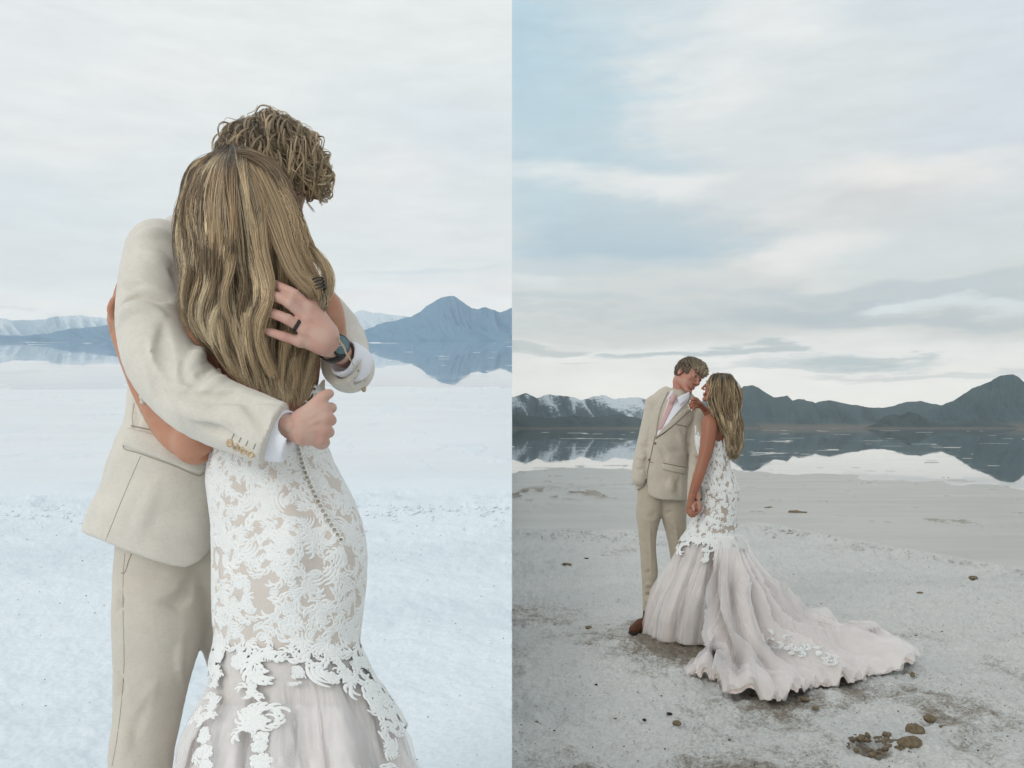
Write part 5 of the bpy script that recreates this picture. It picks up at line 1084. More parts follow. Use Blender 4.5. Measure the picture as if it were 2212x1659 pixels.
def right_groom():
    Y = 5.97
    b = Field(P(1352, 1385, Y) - [.1, .45, .05], P(1540, 770, Y) + [.1, .4, .05], .007)
    b.chain([(1474, 832, Y - .01, 17), (1469, 852, Y, 18), (1466, 880, Y, 22)], .02)
    b.chain([(1455, 885, Y, 40), (1440, 950, Y, 36), (1434, 1035, Y, 34)], .04, n=(0, 1, 0), q=.65)
    b.chain([(1412, 876, Y, 12), (1400, 930, Y, 11), (1388, 985, Y - .03, 9), (1384, 1040, Y - .05, 8)], .02)
    b.chain([(1508, 900, Y - .03, 12), (1506, 960, Y - .05, 11), (1502, 1020, Y - .18, 9), (1504, 1070, Y - .36, 7)], .02)
    b.chain([(1436, 1040, Y, 22), (1420, 1062, Y, 22), (1410, 1078, Y, 20)], .02); b.chain([(1436, 1040, Y, 22), (1448, 1062, Y, 22), (1456, 1080, Y, 20)], .02); b.chain([(1410, 1078, Y, 18), (1402, 1165, Y, 13), (1402, 1240, Y, 12), (1400, 1325, Y, 7.5)], .02); b.chain([(1456, 1080, Y, 22), (1462, 1165, Y + .03, 14), (1470, 1350, Y + .05, 8)], .02)
    b.chain([(1400, 1330, Y, 8), (1404, 1346, Y, 8), (1380, 1356, Y - .04, 7)], .01); b.chain([(1470, 1345, Y + .08, 8), (1480, 1352, Y + .02, 7)], .01)
    vb, fb = b.mesh(); vb = relax(vb, fb, 1)
    M = frame((.52, -.80, -.26), (.46, .10, .88)); H = P(1487, 812, Y - .02); h = Field(H - .17, H + .17, .0032); L = head(h, H, M, .98)
    h.cone(H + M @ np.array([0, -.03, -.05]), P(1473, 850, Y), .058, .056, .02)
    vh, fh = h.mesh(); vh = relax(vh, fh, 1)
    g = Field(P(1480, 1125, Y - .37) - [.03, .1, .03], P(1525, 1060, Y - .37) + [.03, .1, .03], .0032); y = Y - .38
    g.chain([(1505, 1068, y, 7.5), (1507, 1082, y, 7), (1507, 1092, y, 8)], .008)
    for q in ([(1509, 1092, y - .01, 3.8), (1508, 1102, y - .03, 3.3), (1502, 1108, y - .035, 3.)], [(1506, 1094, y, 3.8), (1504, 1105, y - .03, 3.4), (1497, 1110, y - .035, 3.)], [(1511, 1090, y + .015, 3.8), (1512, 1101, y, 3.3), (1508, 1108, y - .01, 3.)],
              [(1512, 1088, y + .03, 3.4), (1514, 1098, y + .02, 3.), (1511, 1105, y + .01, 2.7)], [(1502, 1084, y - .01, 3.6), (1497, 1093, y - .05, 3.3), (1499, 1101, y - .065, 3.)]): g.chain(q, .003, sub=3)
    vg, fg = g.mesh(); v, f = joinm((vb, fb), (vh, fh), (relax(vg, fg, 1), fg))
    base = Vector(P(1425, 925, Y)); base.z = 0
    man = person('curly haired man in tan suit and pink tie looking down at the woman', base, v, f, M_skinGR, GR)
    face_parts(man, L, M, .98, M_lipG, M_brow)
    curls(man, H, M, .98, 3, 1100)
    # jacket
    j = Field(P(1350, 1095, Y) - [.06, .35, .03], P(1540, 835, Y) + [.06, .3, .03], .006)
    j.chain([(1455, 880, Y, 48), (1446, 920, Y, 54), (1437, 975, Y, 52), (1431, 1030, Y, 57), (1430, 1110, Y, 63)], .03, n=(0, 1, 0), q=.76)
    j.chain([(1413, 869, Y, 15), (1440, 856, Y, 15), (1455, 852, Y + .02, 14)], .03); j.chain([(1478, 862, Y + .02, 15), (1496, 878, Y, 16), (1512, 892, Y - .01, 15)], .03)
    j.chain([(1410, 872, Y, 16.5), (1402, 920, Y, 17), (1392, 965, Y - .02, 17), (1382, 1005, Y - .05, 15.5), (1380, 1035, Y - .07, 16)], .010)
    j.chain([(1509, 898, Y - .02, 18), (1508, 940, Y - .05, 18), (1505, 990, Y - .09, 17), (1500, 1040, Y - .22, 15.5), (1500, 1090, Y - .34, 15)], .008)
    for pts, r, a in [([(1486, 920), (1484, 960), (1486, 1010), (1485, 1070)], 4, -16), ([(1404, 905), (1400, 950), (1392, 1000)], 3, -9), ([(1416, 948), (1406, 985), (1398, 1020), (1397, 1050)], 2.4, -5), ([(1460, 925), (1470, 950), (1478, 985)], 7, 7), ([(1440, 960), (1455, 975), (1478, 980)], 5, -6),
                      ([(1420, 965), (1435, 985), (1440, 995)], 5, -5), ([(1500, 980), (1508, 985), (1518, 975)], 4, -7), ([(1492, 1000), (1502, 1006), (1512, 1000)], 4, 7), ([(1496, 1020), (1504, 1030), (1512, 1028)], 4, -7), ([(1382, 960), (1392, 968), (1400, 965)], 4, -7), ([(1376, 985), (1386, 990), (1394, 985)], 4, 7),
                      ([(1372, 1010), (1382, 1015), (1390, 1010)], 4, -7), ([(1450, 1030), (1448, 1050), (1452, 1070)], 8, 5), ([(1470, 1028), (1466, 1050), (1470, 1075)], 6, -5), ([(1500, 905), (1490, 925), (1486, 950)], 4, -6)]: j.fold(pts, r, a)
    hu, hv = [1340, 1358, 1366, 1376, 1388, 1397, 1398.5, 1402, 1412, 1430, 1484, 1486, 1520], [1040, 1045, 1054, 1059, 1052, 1032, 1056, 1068, 1075, 1079, 1082, 1081, 1080]
    def cut(x, y, z):
        u = U0 + F * x / y; vv = V0 - F * (z - CZ) / y; return (vv - np.interp(u, hu, hv)) * y / F
    j.clip(cut); j.cone(P(1500, 1100, Y - .35), P(1500, 1068, Y - .30), px(12, 5.8), px(11, 5.8), .004, 'sub')
    j.cone(P(1462, 835, Y), P(1466, 868, Y - .02), px(21, Y), px(16, Y), .01, 'sub')
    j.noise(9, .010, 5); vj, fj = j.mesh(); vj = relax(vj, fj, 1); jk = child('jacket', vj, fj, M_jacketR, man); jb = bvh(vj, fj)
    def pc(name, top, bot, th, lift, m, par, nu=24, nv=10):
        q = patch(jb, top, bot, th, lift, nu, nv); return child(name, q[0], q[1], m, par)
    # shirt front, collar, tie; lapels over them
    col = Field(P(1440, 885, Y) - [.04, .15, .03], P(1500, 830, Y) + [.04, .15, .03], .004)
    col.cone(P(1471, 846, Y), P(1466, 878, Y), px(21, Y), px(25, Y), .004); col.cone(P(1478, 815, Y), P(1471, 856, Y - .01), px(15, Y), px(18.5, Y), .003, 'sub')
    c0_ = P(1472, 851, Y); cn = np.array([-.35, -.45, 1.]); cn /= np.linalg.norm(cn); col.clip(lambda x, y, z: (x - c0_[0]) * cn[0] + (y - c0_[1]) * cn[1] + (z - c0_[2]) * cn[2])
    vc, fc = col.mesh()
    q1 = patch(jb, [(1446, 858), (1470, 866), (1491, 858)], [(1419, 941), (1420, 941), (1421, 941)], .004, .003, 26, 26)
    sh = child('shirt', q1[0], q1[1], M_shirt, man); v1, f1 = relax(vc, fc, 1), fc; child('collar', v1, f1, M_shirt, sh)
    q = patch(jb, [(1447, 862), (1460, 864)], [(1422, 930), (1430, 926)], .006, .009, 12, 26); tie = child('tie', q[0], q[1], M_tie, man)
    kn = Field(P(1440, 880, Y) - [.02, .3, .02], P(1470, 845, Y) + .02, .0035); hp, n = cast(jb, 1454, 864)
    kn.chain([(1454, 858, hp[1] - .022, 7.5), (1453, 864, hp[1] - .024, 6.5), (1451.5, 868, hp[1] - .02, 5)], .004); child('tie_knot', *kn.mesh(), M_tie, tie)
    for top, bot in (([(1452, 842), (1446, 852), (1439, 864)], [(1456, 852), (1452, 857), (1446, 861)]), ([(1462, 859), (1465, 866), (1468, 876)], [(1489, 846), (1490, 852), (1488, 859)])):
        tp = [P(a, b_, hp[1] - .030 + .004 * (1 if a > 1458 else -1)) for a, b_ in resamp(np.array(top, float), 8)]; bt = [P(a, b_, hp[1] - .018 + (.02 if a > 1480 else 0)) for a, b_ in resamp(np.array(bot, float), 8)]
        g_ = np.array([[np.array(x) * (1 - w) + np.array(y_) * w for x, y_ in zip(tp, bt)] for w in np.linspace(0, 1, 6)]); g_[:, :, 1] -= .006 * np.sin(np.linspace(0, 3.14, 6))[:, None]
        vv = np.concatenate([g_.reshape(-1, 3), (g_ + [0, .004, 0]).reshape(-1, 3)]); ff = grid_faces(6, 8); per = np.array([j_ for j_ in range(8)] + [i * 8 + 7 for i in range(1, 6)] + [40 + j_ for j_ in range(6, -1, -1)] + [i * 8 for i in range(4, 0, -1)]); pn = np.roll(per, -1)
        child('collar_wing', vv, np.concatenate([ff[:, ::-1], ff + 48, np.stack([per, pn, pn + 48, per + 48], 1)]), M_shirt, sh)
    pc('lapel', [(1444, 847), (1430, 878), (1422, 910), (1417, 944)], [(1436, 849), (1418, 876), (1411, 910), (1414, 945)], .006, .004, M_jacketR, jk, 30, 8)
    pc('lapel', [(1494, 872), (1480, 884), (1456, 903), (1436, 921), (1417, 944)], [(1492, 886), (1482, 892), (1464, 910), (1438, 932), (1415, 946)], .006, .004, M_jacketR, jk, 34, 9)
    pc('collar', [(1489, 856), (1490, 864), (1486, 874)], [(1498, 864), (1500, 872), (1497, 884)], .006, .005, M_jacketR, jk, 12, 6)
    pc('pocket_flap', [(1432, 1001), (1456, 1006), (1481, 1011)], [(1432, 1014), (1456, 1020), (1480, 1024)], .004, .003, M_jacketR, jk, 20, 6)
    for pl, r in (([(1432, 1000), (1456, 1005), (1481, 1010)], .002), ([(1461, 917), (1472, 919), (1483, 922)], .0022), ([(1414, 947), (1405, 990), (1398, 1025), (1398, 1054)], .0022), ([(1480, 892), (1463, 911), (1437, 934), (1416, 948)], .0022), ([(1493, 886), (1484, 884)], .0016), ([(1411, 999), (1404, 998)], .002)):
        m_ = seam_or_shade(jb, pl, r, .001)
        if m_ is not None: child('seam_or_shade', m_[0], m_[1], M_seamR, jk)
    for (u, v_) in ((1415.6, 958), (1402.5, 993)):
        hp2, n = cast(jb, u, v_); q = Field(hp2 - .02, hp2 + .02, .002); q.ell(hp2 + n * .001, (.009, .005, .009), k=.001); child('button', *q.mesh(), M_buttonR, jk)
    # trousers
    t = Field(P(1360, 1335, Y) - [.05, .3, .03], P(1500, 1040, Y) + [.05, .3, .03], .006)
    t.chain([(1410, 1052, Y, 32), (1402, 1105, Y, 28), (1399, 1150, Y, 20), (1400, 1190, Y, 17.5), (1403, 1235, Y, 17.5), (1401, 1285, Y, 13.5), (1399, 1322, Y, 10.5)], .02)
    t.chain([(1451, 1057, Y, 32), (1456, 1110, Y, 27), (1461, 1150, Y + .01, 22), (1467, 1200, Y + .02, 19), (1472, 1290, Y + .05, 14), (1473, 1330, Y + .06, 11)], .02)
    t.clip(lambda x, y, z: -(z - CZ) - (1322 - V0) / F * Y)
    for pts, r, a in [([(1422, 1100), (1410, 1112), (1398, 1114)], 4, -3), ([(1424, 1112), (1412, 1122), (1400, 1124)], 4, 3), ([(1392, 1240), (1402, 1236), (1414, 1242)], 4, -6), ([(1394, 1270), (1402, 1262), (1412, 1270)], 4, 6), ([(1392, 1290), (1400, 1284), (1409, 1292)], 3.4, -7), ([(1394, 1305), (1400, 1298), (1407, 1306)], 3.4, 6), ([(1403, 1120), (1405, 1180), (1407, 1230), (1403, 1300)], 3, 5), ([(1432, 1114), (1440, 1108), (1452, 1106)], 4, -3), ([(1455, 1100), (1462, 1150), (1466, 1190)], 3, 4)]: t.fold(pts, r, a)
    t.noise(10, .010, 8); vt, ft = t.mesh(); child('trousers', relax(vt, ft, 1), ft, M_trousersR, man)
    # boots
    for (dx, dyy) in ((0, 0), (75, .07)):
        yb = Y + dyy; s = Field(P(1350 + dx, 1378, yb) - [.03, .2, .02], P(1425 + dx, 1310, yb) + [.03, .1, .02], .004)
        z0 = lambda u, yy, h: P(u, V0 + (CZ - h) * F / yy, yy)
        sg = 1 if dx == 0 else -.4
        s.cone(z0(1400 + dx, yb, .15), z0(1403 + dx, yb, .07), .036, .040, .01); s.cone(z0(1403 + dx, yb, .07), z0(1406 + dx, yb + .01, .035), .040, .036, .01)
        s.cone(z0(1402 + dx, yb, .06), z0(1402 + dx - 18 * sg, yb - .06, .042), .040, .042, .02); s.cone(z0(1402 + dx - 18 * sg, yb - .06, .042), z0(1402 + dx - 33 * sg, yb - .12, .032), .042, .031, .02)
        s.clip(lambda x, y, z: -(z - .012)); bt = child('boot', *s.mesh(), M_boot, man)
        s2 = Field(P(1350 + dx, 1380, yb) - [.03, .2, .03], P(1425 + dx, 1330, yb) + [.03, .1, .03], .004)
        s2.cone(z0(1406 + dx, yb + .01, .012), z0(1402 + dx - 18 * sg, yb - .06, .012), .037, .043, .01); s2.cone(z0(1402 + dx - 18 * sg, yb - .06, .012), z0(1402 + dx - 34 * sg, yb - .125, .012), .044, .032, .01); s2.clip(lambda x, y, z: np.abs(z - .009) - .011, .002)
        child('sole', *s2.mesh(), M_sole, bt)
    ca = np.linspace(0, 2 * math.pi, 25); cc = P(1505, 1078, Y - .37); v, f = tube(np.stack([cc[0] + .026 * np.cos(ca), cc[1] + .024 * np.sin(ca), cc[2] + .004 * np.sin(ca)], 1), .007, 8, False); child('watch', v, f, M_strap, man)
    return man

TR = [(925, 1503, 1560), (945, 1502, 1568), (962, 1504, 1573), (985, 1510, 1573), (1005, 1517, 1576), (1030, 1518, 1585), (1057, 1516, 1595), (1078, 1514, 1596), (1100, 1507, 1593), (1126, 1494, 1590), (1150, 1482, 1594), (1174, 1473, 1603), (1202, 1461, 1606), (1240, 1446, 1604), (1270, 1432, 1602), (1300, 1418, 1600), (1325, 1409, 1600), (1375, 1402, 1600)]
FR = [0.]
def skirtR(th, v):
    vs = [a[0] for a in TR]; uL, uR = np.interp(v, vs, [a[1] for a in TR]), np.interp(v, vs, [a[2] for a in TR]); uc, hf = (uL + uR) / 2, (uR - uL) / 2
    yc = np.interp(v, [925, 1150, 1375], [5.68, 5.70, 5.86]); dr = px(hf, yc) * np.interp(v, [925, 1000, 1060, 1150, 1375], [.62, .75, .85, .95, 1.05]); s_, c_ = np.sin(th), np.cos(th)
    fl = sstep(1150, 1290, v) * FR[0]; fo = fl * (.020 * np.sin(th * 11 + 1.5 * np.sin(th * 2)) + .010 * np.sin(th * 23 + 1))
    x = (uc - U0) / F * yc + (px(hf, yc) + fo) * s_; y = yc - (dr + fo) * c_; return x, y, CZ - (v - V0) / F * yc
def surfR(th, v): x, y, z = skirtR(th, v); return np.stack(np.broadcast_arrays(x, y, z), -1)

def right_bride():
    Y = 5.68
    b = Field(P(1475, 1390, Y) - [.1, .35, .05], P(1610, 800, Y) + [.05, .4, .05], .0065)
    b.chain([(1560, 862, Y, 14), (1556, 885, Y, 13.5), (1553, 905, Y, 17)], .02)
    b.chain([(1530, 912, Y - .03, 14), (1550, 906, Y + .03, 16), (1552, 906, Y + .12, 14)], .03); b.chain([(1548, 925, Y + .02, 26), (1544, 960, Y + .02, 26), (1546, 1000, Y + .02, 22), (1556, 1060, Y + .02, 28), (1550, 1110, Y + .02, 26)], .03, n=(0, 1, 0), q=.8)
    b.chain([(1540, 1110, Y + .02, 20), (1540, 1250, Y + .05, 14), (1540, 1360, Y + .08, 9)], .02); b.chain([(1530, 1365, Y + .06, 8), (1515, 1375, Y + .03, 7)], .01)
    b.chain([(1533, 914, Y - .05, 17.5), (1531, 940, Y - .07, 16.5), (1526, 970, Y - .08, 15), (1518, 1000, Y - .09, 12.5), (1509, 1030, Y - .10, 12), (1499, 1058, Y - .10, 9.5), (1493, 1078, Y - .10, 7.5)], .015)
    b.chain([(1545, 912, Y + .13, 14), (1535, 898, Y + .16, 11), (1524, 886, Y + .15, 8), (1518, 880, Y + .13, 6.5)], .015)
    vb, fb = b.mesh(); vb = relax(vb, fb, 1)
    M = frame((-.93, .14, .24), (.26, .02, .95)); H = P(1553, 838, Y); h = Field(H - .17, H + .17, .0032); L = head(h, H, M, .90, 1); h.cone(H + M @ np.array([0, -.03, -.05]), P(1558, 872, Y), .046, .042, .02); vh, fh = h.mesh(); vh = relax(vh, fh, 1)
    g = Field(P(1478, 1128, Y - .1) - [.02, .12, .02], P(1505, 1062, Y - .1) + [.02, .12, .02], .0032); y = Y - .115
    g.chain([(1494, 1072, y, 7.5), (1492, 1084, y, 7.5), (1491, 1095, y, 8)], .008)
    for q in ([(1487, 1098, y, 3.4), (1488, 1110, y - .005, 3.1), (1495, 1116, y - .01, 2.8)], [(1490, 1100, y - .01, 3.4), (1492, 1112, y - .02, 3.1), (1500, 1115, y - .02, 2.8)], [(1494, 1100, y - .015, 3.4), (1498, 1109, y - .025, 3.1), (1505, 1111, y - .02, 2.8)], [(1485, 1095, y + .01, 3.1), (1485, 1106, y + .01, 2.8), (1491, 1113, y + .01, 2.5)], [(1497, 1088, y - .005, 3.4), (1503, 1096, y - .02, 3.), (1507, 1103, y - .02, 2.6)]): g.chain(q, .003, sub=3)
    m1 = g.mesh()
    g = Field(P(1482, 893, Y + .1) - [.02, .12, .02], P(1526, 855, Y + .1) + [.02, .15, .02], .003); y = Y + .10
    g.chain([(1520, 882, y + .03, 6.5), (1512, 874, y + .01, 6.5), (1508, 872, y, 6.5)], .006)
    for q in ([(1508, 868, y, 3.2), (1500, 863, y - .015, 3.), (1493, 865, y - .01, 2.6)], [(1506, 872, y - .01, 3.2), (1497, 869, y - .03, 3.), (1489, 874, y - .02, 2.6)], [(1506, 876, y - .01, 3.2), (1498, 875, y - .03, 3.), (1491, 880, y - .025, 2.6)], [(1508, 879, y - .01, 3.), (1502, 879, y - .03, 2.8), (1496, 884, y - .03, 2.5)], [(1511, 868, y + .02, 3.2), (1506, 862, y + .02, 2.8), (1500, 859, y + .02, 2.4)]): g.chain(q, .003, sub=3)
    m2 = g.mesh(); v, f = joinm((vb, fb), (vh, fh), (relax(*m1, 1), m1[1]), (relax(*m2, 1), m2[1]))
    base = Vector(P(1545, 925, Y)); base.z = 0
    woman = person('woman in strapless white lace gown with long train, facing the man in tan', base, v, f, M_skinBR, GR)
    face_parts(woman, L, M, .90, M_lipB, M_brow)
    nl = [(1491, 866), (1487, 876), (1489, 882), (1494, 886)]
    for (u, v_) in nl: child('nail', *blobm(P(u, v_, Y + .068), .0052), M_nailw, woman)
    # gown, lining, tulle
    nth = 200; th = np.linspace(-math.pi, math.pi, nth, endpoint=False); vt = 934 + 26 * sstep(-.6, .9, np.sin(th)) + 4 * np.cos(th * 2); S_ = np.linspace(0, 1, 120)[:, None]; VV = vt[None] + (1215 - vt[None]) * S_; TH = np.repeat(th[None], 120, 0)
    bustm = lambda p, A, B: p
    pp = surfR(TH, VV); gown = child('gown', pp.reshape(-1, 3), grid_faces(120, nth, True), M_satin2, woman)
    cen = np.array([P(1545, 1150, 5.7)[0], 5.72, 0.])
    FR[0] = 1.
    for k, (off, mt) in enumerate(((-.02, M_lin), (.0, M_tul), (.014, M_tul2))):
        t2 = np.linspace(-math.pi, math.pi, 420, endpoint=False); vs = np.linspace(1152, 1374, 80); A, B = np.meshgrid(t2, vs); p = surfR(A, B); n = normS(surfR, A, B, cen); fl = sstep(1150, 1300, B)[..., None]
        wv = (fbm(np.cos(A) * 5 + 9 * k, np.sin(A) * 5, B * .006, o=3, seed=170 + k, ridged=True) - .5)[..., None]; wv2 = (fbm(np.cos(A) * 16 + 5 * k, np.sin(A) * 16, B * .006, o=2, seed=190 + k) - .5)[..., None]
        p = p + n * (off * (.3 + fl) + fl * (.085 * wv + .04 * wv2)); p[..., 2] = np.maximum(p[..., 2], .006 + .004 * k)
        child('tulle_skirt' if k else 'skirt_lining', p.reshape(-1, 3), grid_faces(80, 420, True), mt, gown)
    # hem band showing through the front
    FR[0] = 0.
    rng = random.Random(18)
    def area():
        t_ = rng.uniform(-math.pi, math.pi); v_ = rng.uniform(936, 1180); 
        if v_ < 934 + 26 * float(sstep(-.6, .9, math.sin(t_))) + 4 * math.cos(2 * t_) + 3: return None
        if v_ > 1160 + 6 * math.sin(t_ * 5): return None
        u_ = 1545 + 45 * math.sin(t_)
        if math.cos(t_) > 0 and any(((u_ - a) / c) ** 2 + ((v_ - b_) / d_) ** 2 < 1 for a, b_, c, d_ in ((1555, 1118, 9, 22), (1535, 1060, 8, 10), (1515, 1105, 6, 10))): return None
        return (t_ * 50, v_, rng.choice([12, 15, 19]) * .76, 0)
    sp = poisson(rng, 5000, area, .78); spots = [(a / 50, b_, c * 1.62, rng.uniform(0, 6.28)) for a, b_, c, _ in sp]
    for (t_, v0, v1, wd) in ((-.35, 1160, 1200, 11), (.18, 1160, 1216, 11), (-1.25, 1160, 1190, 10), (1.1, 1160, 1185, 12), (.0, 1160, 1178, 11), (.6, 1158, 1178, 11)):
        v_ = v0
        while v_ < v1: spots.append((t_ + rng.uniform(-.06, .06), v_, wd * rng.uniform(1.1, 1.6), rng.uniform(0, 6))); v_ += wd * .6
    for i in range(26): t_ = -1.5 + 3. * i / 25; spots.append((t_, 1160 + 5 * math.sin(i * 1.9) + 6 * (i % 3 == 0), rng.uniform(15, 22), rng.uniform(0, 6.28)))
    def on(a0, b0, x, y):
        tt, vv = a0 + x / 50., b0 + y; p = surfR(tt, vv); n = normS(surfR, tt, vv, cen); return p + n * (sstep(1145, 1170, vv) * .016 + sstep(1165, 1210, vv) * .028)[..., None], n
    v, f = lace(on, spots, 15, .004); child('lace', v, f, M_laceR, gown)
    for i in range(14):
        t_ = i / 13; v_ = 975 + 82 * t_; tt = 1.30 - .1 * t_; p = surfR(np.array(tt), np.array(v_)); n = normS(surfR, np.array([tt]), np.array([v_]), cen)[0]; child('button', *blobm(p + n * .004, .0062), M_pearl, gown)
    # train: cloth falling from the knee and spreading over the ground, drawn through guide lines (u, v, depth)
    def gd(v): return CZ * F / (v - V0)
    Gd = [[(1545, 1160, 5.548), (1538, 1250, 5.44), (1538, 1330, 5.36), (1540, 1400, 5.30), (1512, 1436, 0), (1480, 1458, 0)],
          [(1552, 1162, 5.545), (1546, 1260, 5.42), (1550, 1350, 5.30), (1556, 1420, 5.15), (1545, 1450, 0), (1535, 1474, 0)],
          [(1560, 1163, 5.548), (1558, 1260, 5.40), (1566, 1350, 5.24), (1572, 1430, 4.98), (1572, 1470, 0), (1574, 1500, 0)],
          [(1568, 1163, 5.555), (1572, 1260, 5.38), (1584, 1350, 5.20), (1606, 1430, 4.92), (1640, 1478, 0), (1684, 1518, 0)],
          [(1576, 1162, 5.568), (1588, 1260, 5.38), (1608, 1340, 5.20), (1640, 1415, 4.98), (1690, 1460, 0), (1745, 1492, 0)],
          [(1583, 1161, 5.59), (1602, 1255, 5.42), (1632, 1330, 5.26), (1676, 1392, 5.10), (1745, 1440, 0), (1815, 1484, 0)],
          [(1589, 1160, 5.62), (1614, 1250, 5.47), (1650, 1322, 5.34), (1705, 1380, 5.22), (1790, 1425, 0), (1885, 1464, 0)],
          [(1595, 1160, 5.66), (1626, 1245, 5.54), (1668, 1312, 5.44), (1730, 1368, 5.36), (1830, 1405, 0), (1978, 1436, 0)],
          [(1599, 1160, 5.71), (1638, 1240, 5.62), (1684, 1304, 5.56), (1745, 1352, 5.52), (1835, 1385, 0), (1915, 1396, 0)],
          [(1600, 1162, 5.80), (1634, 1245, 5.80), (1680, 1310, 5.80), (1740, 1365, 5.78), (1800, 1392, 0), (1860, 1400, 0)]]
    pts3 = []
    for g_ in Gd:
        row = []
        for i, (u, v_, y) in enumerate(g_):
            gg = gd(v_)
            if y == 0: y = gg * (.975 if i == 4 else .999)
            row.append(P(u, v_, min(y, gg * .995)))
        pts3.append(resamp(spline(np.array(row), 12), 120))
    pts3 = np.array(pts3)                                   # guides x along
    NS = 520; si = np.linspace(0, len(Gd) - 1, NS); TT = spline(pts3.reshape(len(Gd), -1), 40); ti = np.linspace(0, len(TT) - 1, NS); i0 = np.minimum(ti.astype(int), len(TT) - 2); fr_ = (ti - i0)[:, None]
    base_g = (TT[i0] * (1 - fr_) + TT[i0 + 1] * fr_).reshape(NS, 120, 3)
    S2 = np.repeat(si[:, None], 120, 1); T2 = np.repeat(np.linspace(0, 1, 120)[None], NS, 0)
    for k, (off, mt, am) in enumerate(((-.012, M_lin, .85), (.004, M_tul, 1.), (.030, M_tul2, 1.15))):
        da = np.gradient(base_g, axis=0); db = np.gradient(base_g, axis=1); n = np.cross(da, db); n /= np.maximum(np.linalg.norm(n, axis=2), 1e-9)[..., None]; n *= np.sign(-n[..., 1] + n[..., 2] * 1.2)[..., None]
        warp = S2 * 1.15 + .55 * np.sin(T2 * 4 + S2) + (fbm(S2 * .9, T2 * 2.5, o=2, seed=200) - .5) * 1.4
        big = 1 - np.abs(np.sin(warp * 2.1)) ** .8; mid_ = fbm(S2 * 3.2 + 1.5 * T2, T2 * 3.5, o=3, seed=210 + (k > 1), ridged=True) - .5; fine_ = fbm(S2 * 13 + 3 * T2, T2 * 4, o=3, seed=230 + k, ridged=True) - .5
        ruf = sstep(.80, 1, T2) * (.09 * (fbm(S2 * 2.6, T2 * 1.5, o=2, seed=251) - .45) + .022 * np.sin(S2 * 15 + 4 * fbm(S2 * 1.5, 0 * S2, seed=252)) + .02)
        A_ = sstep(.02, .35, T2) * (1 - .65 * sstep(.72, 1, T2))
        dsp = off + am * (A_ * (.125 * (big - .45) + .06 * mid_ + .024 * fine_)); p = base_g + n * dsp[..., None]; p[..., 2] += ruf * am + .05 * sstep(.45, .8, T2) * (1 - sstep(.93, 1., T2)) * (.4 + fbm(S2 * 2, T2 * 3, o=2, seed=240))
        edge_d = base_g[:, -1:] - base_g[:, -8:-7]; p += edge_d * (sstep(.88, 1, T2) * (.9 * (fbm(S2 * 3.3, 0 * S2, o=3, seed=250) - .5) + .09 * np.sin(S2 * 15 + k * 1.7 + 3 * fbm(S2, 0 * S2, seed=260)) + .35 * (k == 2)))[..., None]
        p[..., 2] = np.maximum(p[..., 2], .012 + .004 * k + .008 * (fine_ + .5))
        if k == 1: mid_mesh = (p.reshape(-1, 3).copy(), grid_faces(NS, 120))
        if k == 2: top_mesh = (p.reshape(-1, 3).copy(), grid_faces(NS, 120))
        child('train' if k else 'train_lining', p.reshape(-1, 3), grid_faces(NS, 120), mt, gown)
    tb = bvh(*top_mesh)
    sp = [(1669, 1366, 20), (1676, 1380, 16), (1689, 1391, 22), (1700, 1401, 20), (1712, 1399, 18), (1724, 1405, 22), (1736, 1412, 18), (1748, 1408, 20), (1765, 1401, 22), (1771, 1412, 18), (1778, 1428, 20), (1792, 1432, 18), (1806, 1434, 22), (1730, 1422, 16), (1710, 1412, 18), (1694, 1380, 14)]
    def on2(a0, b0, x, y):
        P_, N_ = [], []
        last = cast(tb, a0, b0)
        for xx, yy in zip(x, y):
            h_, n_ = cast(tb, a0 + xx, b0 + yy * .6); 
            if h_ is None or (last[0] is not None and np.linalg.norm(h_ - last[0]) > .35): h_, n_ = last
            if h_ is None: h_, n_ = P(a0, b0, gd(b0)), np.array([0, 0, 1.])
            P_.append(h_); N_.append(n_)
        return np.array(P_) + np.array(N_) * .003, np.array(N_)
    v, f = lace(on2, [(a, b_, c * 1.15, rng.uniform(0, 6)) for a, b_, c in sp], 25, .004); child('lace', v, f, M_laceR, gown)
    # hair
    G = [[(1548, 811), (1542, 822), (1539, 845), (1537, 862), (1540, 882), (1548, 900), (1560, 925), (1568, 950)], [(1551, 810), (1543, 825), (1542, 850), (1541, 875), (1549, 900), (1562, 925), (1572, 955), (1578, 985)],
         [(1557, 809.5), (1554, 828), (1553, 855), (1555, 880), (1562, 905), (1575, 935), (1578, 960), (1583, 990)], [(1564, 809.5), (1567, 830), (1568, 858), (1568, 885), (1576, 912), (1582, 940), (1588, 965), (1586, 988)],
         [(1570, 811), (1580, 832), (1583, 858), (1582, 885), (1588, 912), (1590, 940), (1595, 962), (1590, 985)], [(1575, 813), (1589, 832), (1594, 860), (1595, 888), (1597, 915), (1597, 940), (1599, 960), (1594, 978)]]
    G = np.array([resamp(spline(np.array(g_, float), 6), 26) for g_ in G]); n = 26; t = np.linspace(0, 1, n); rng = np.random.default_rng(31); pts, tones = [], []
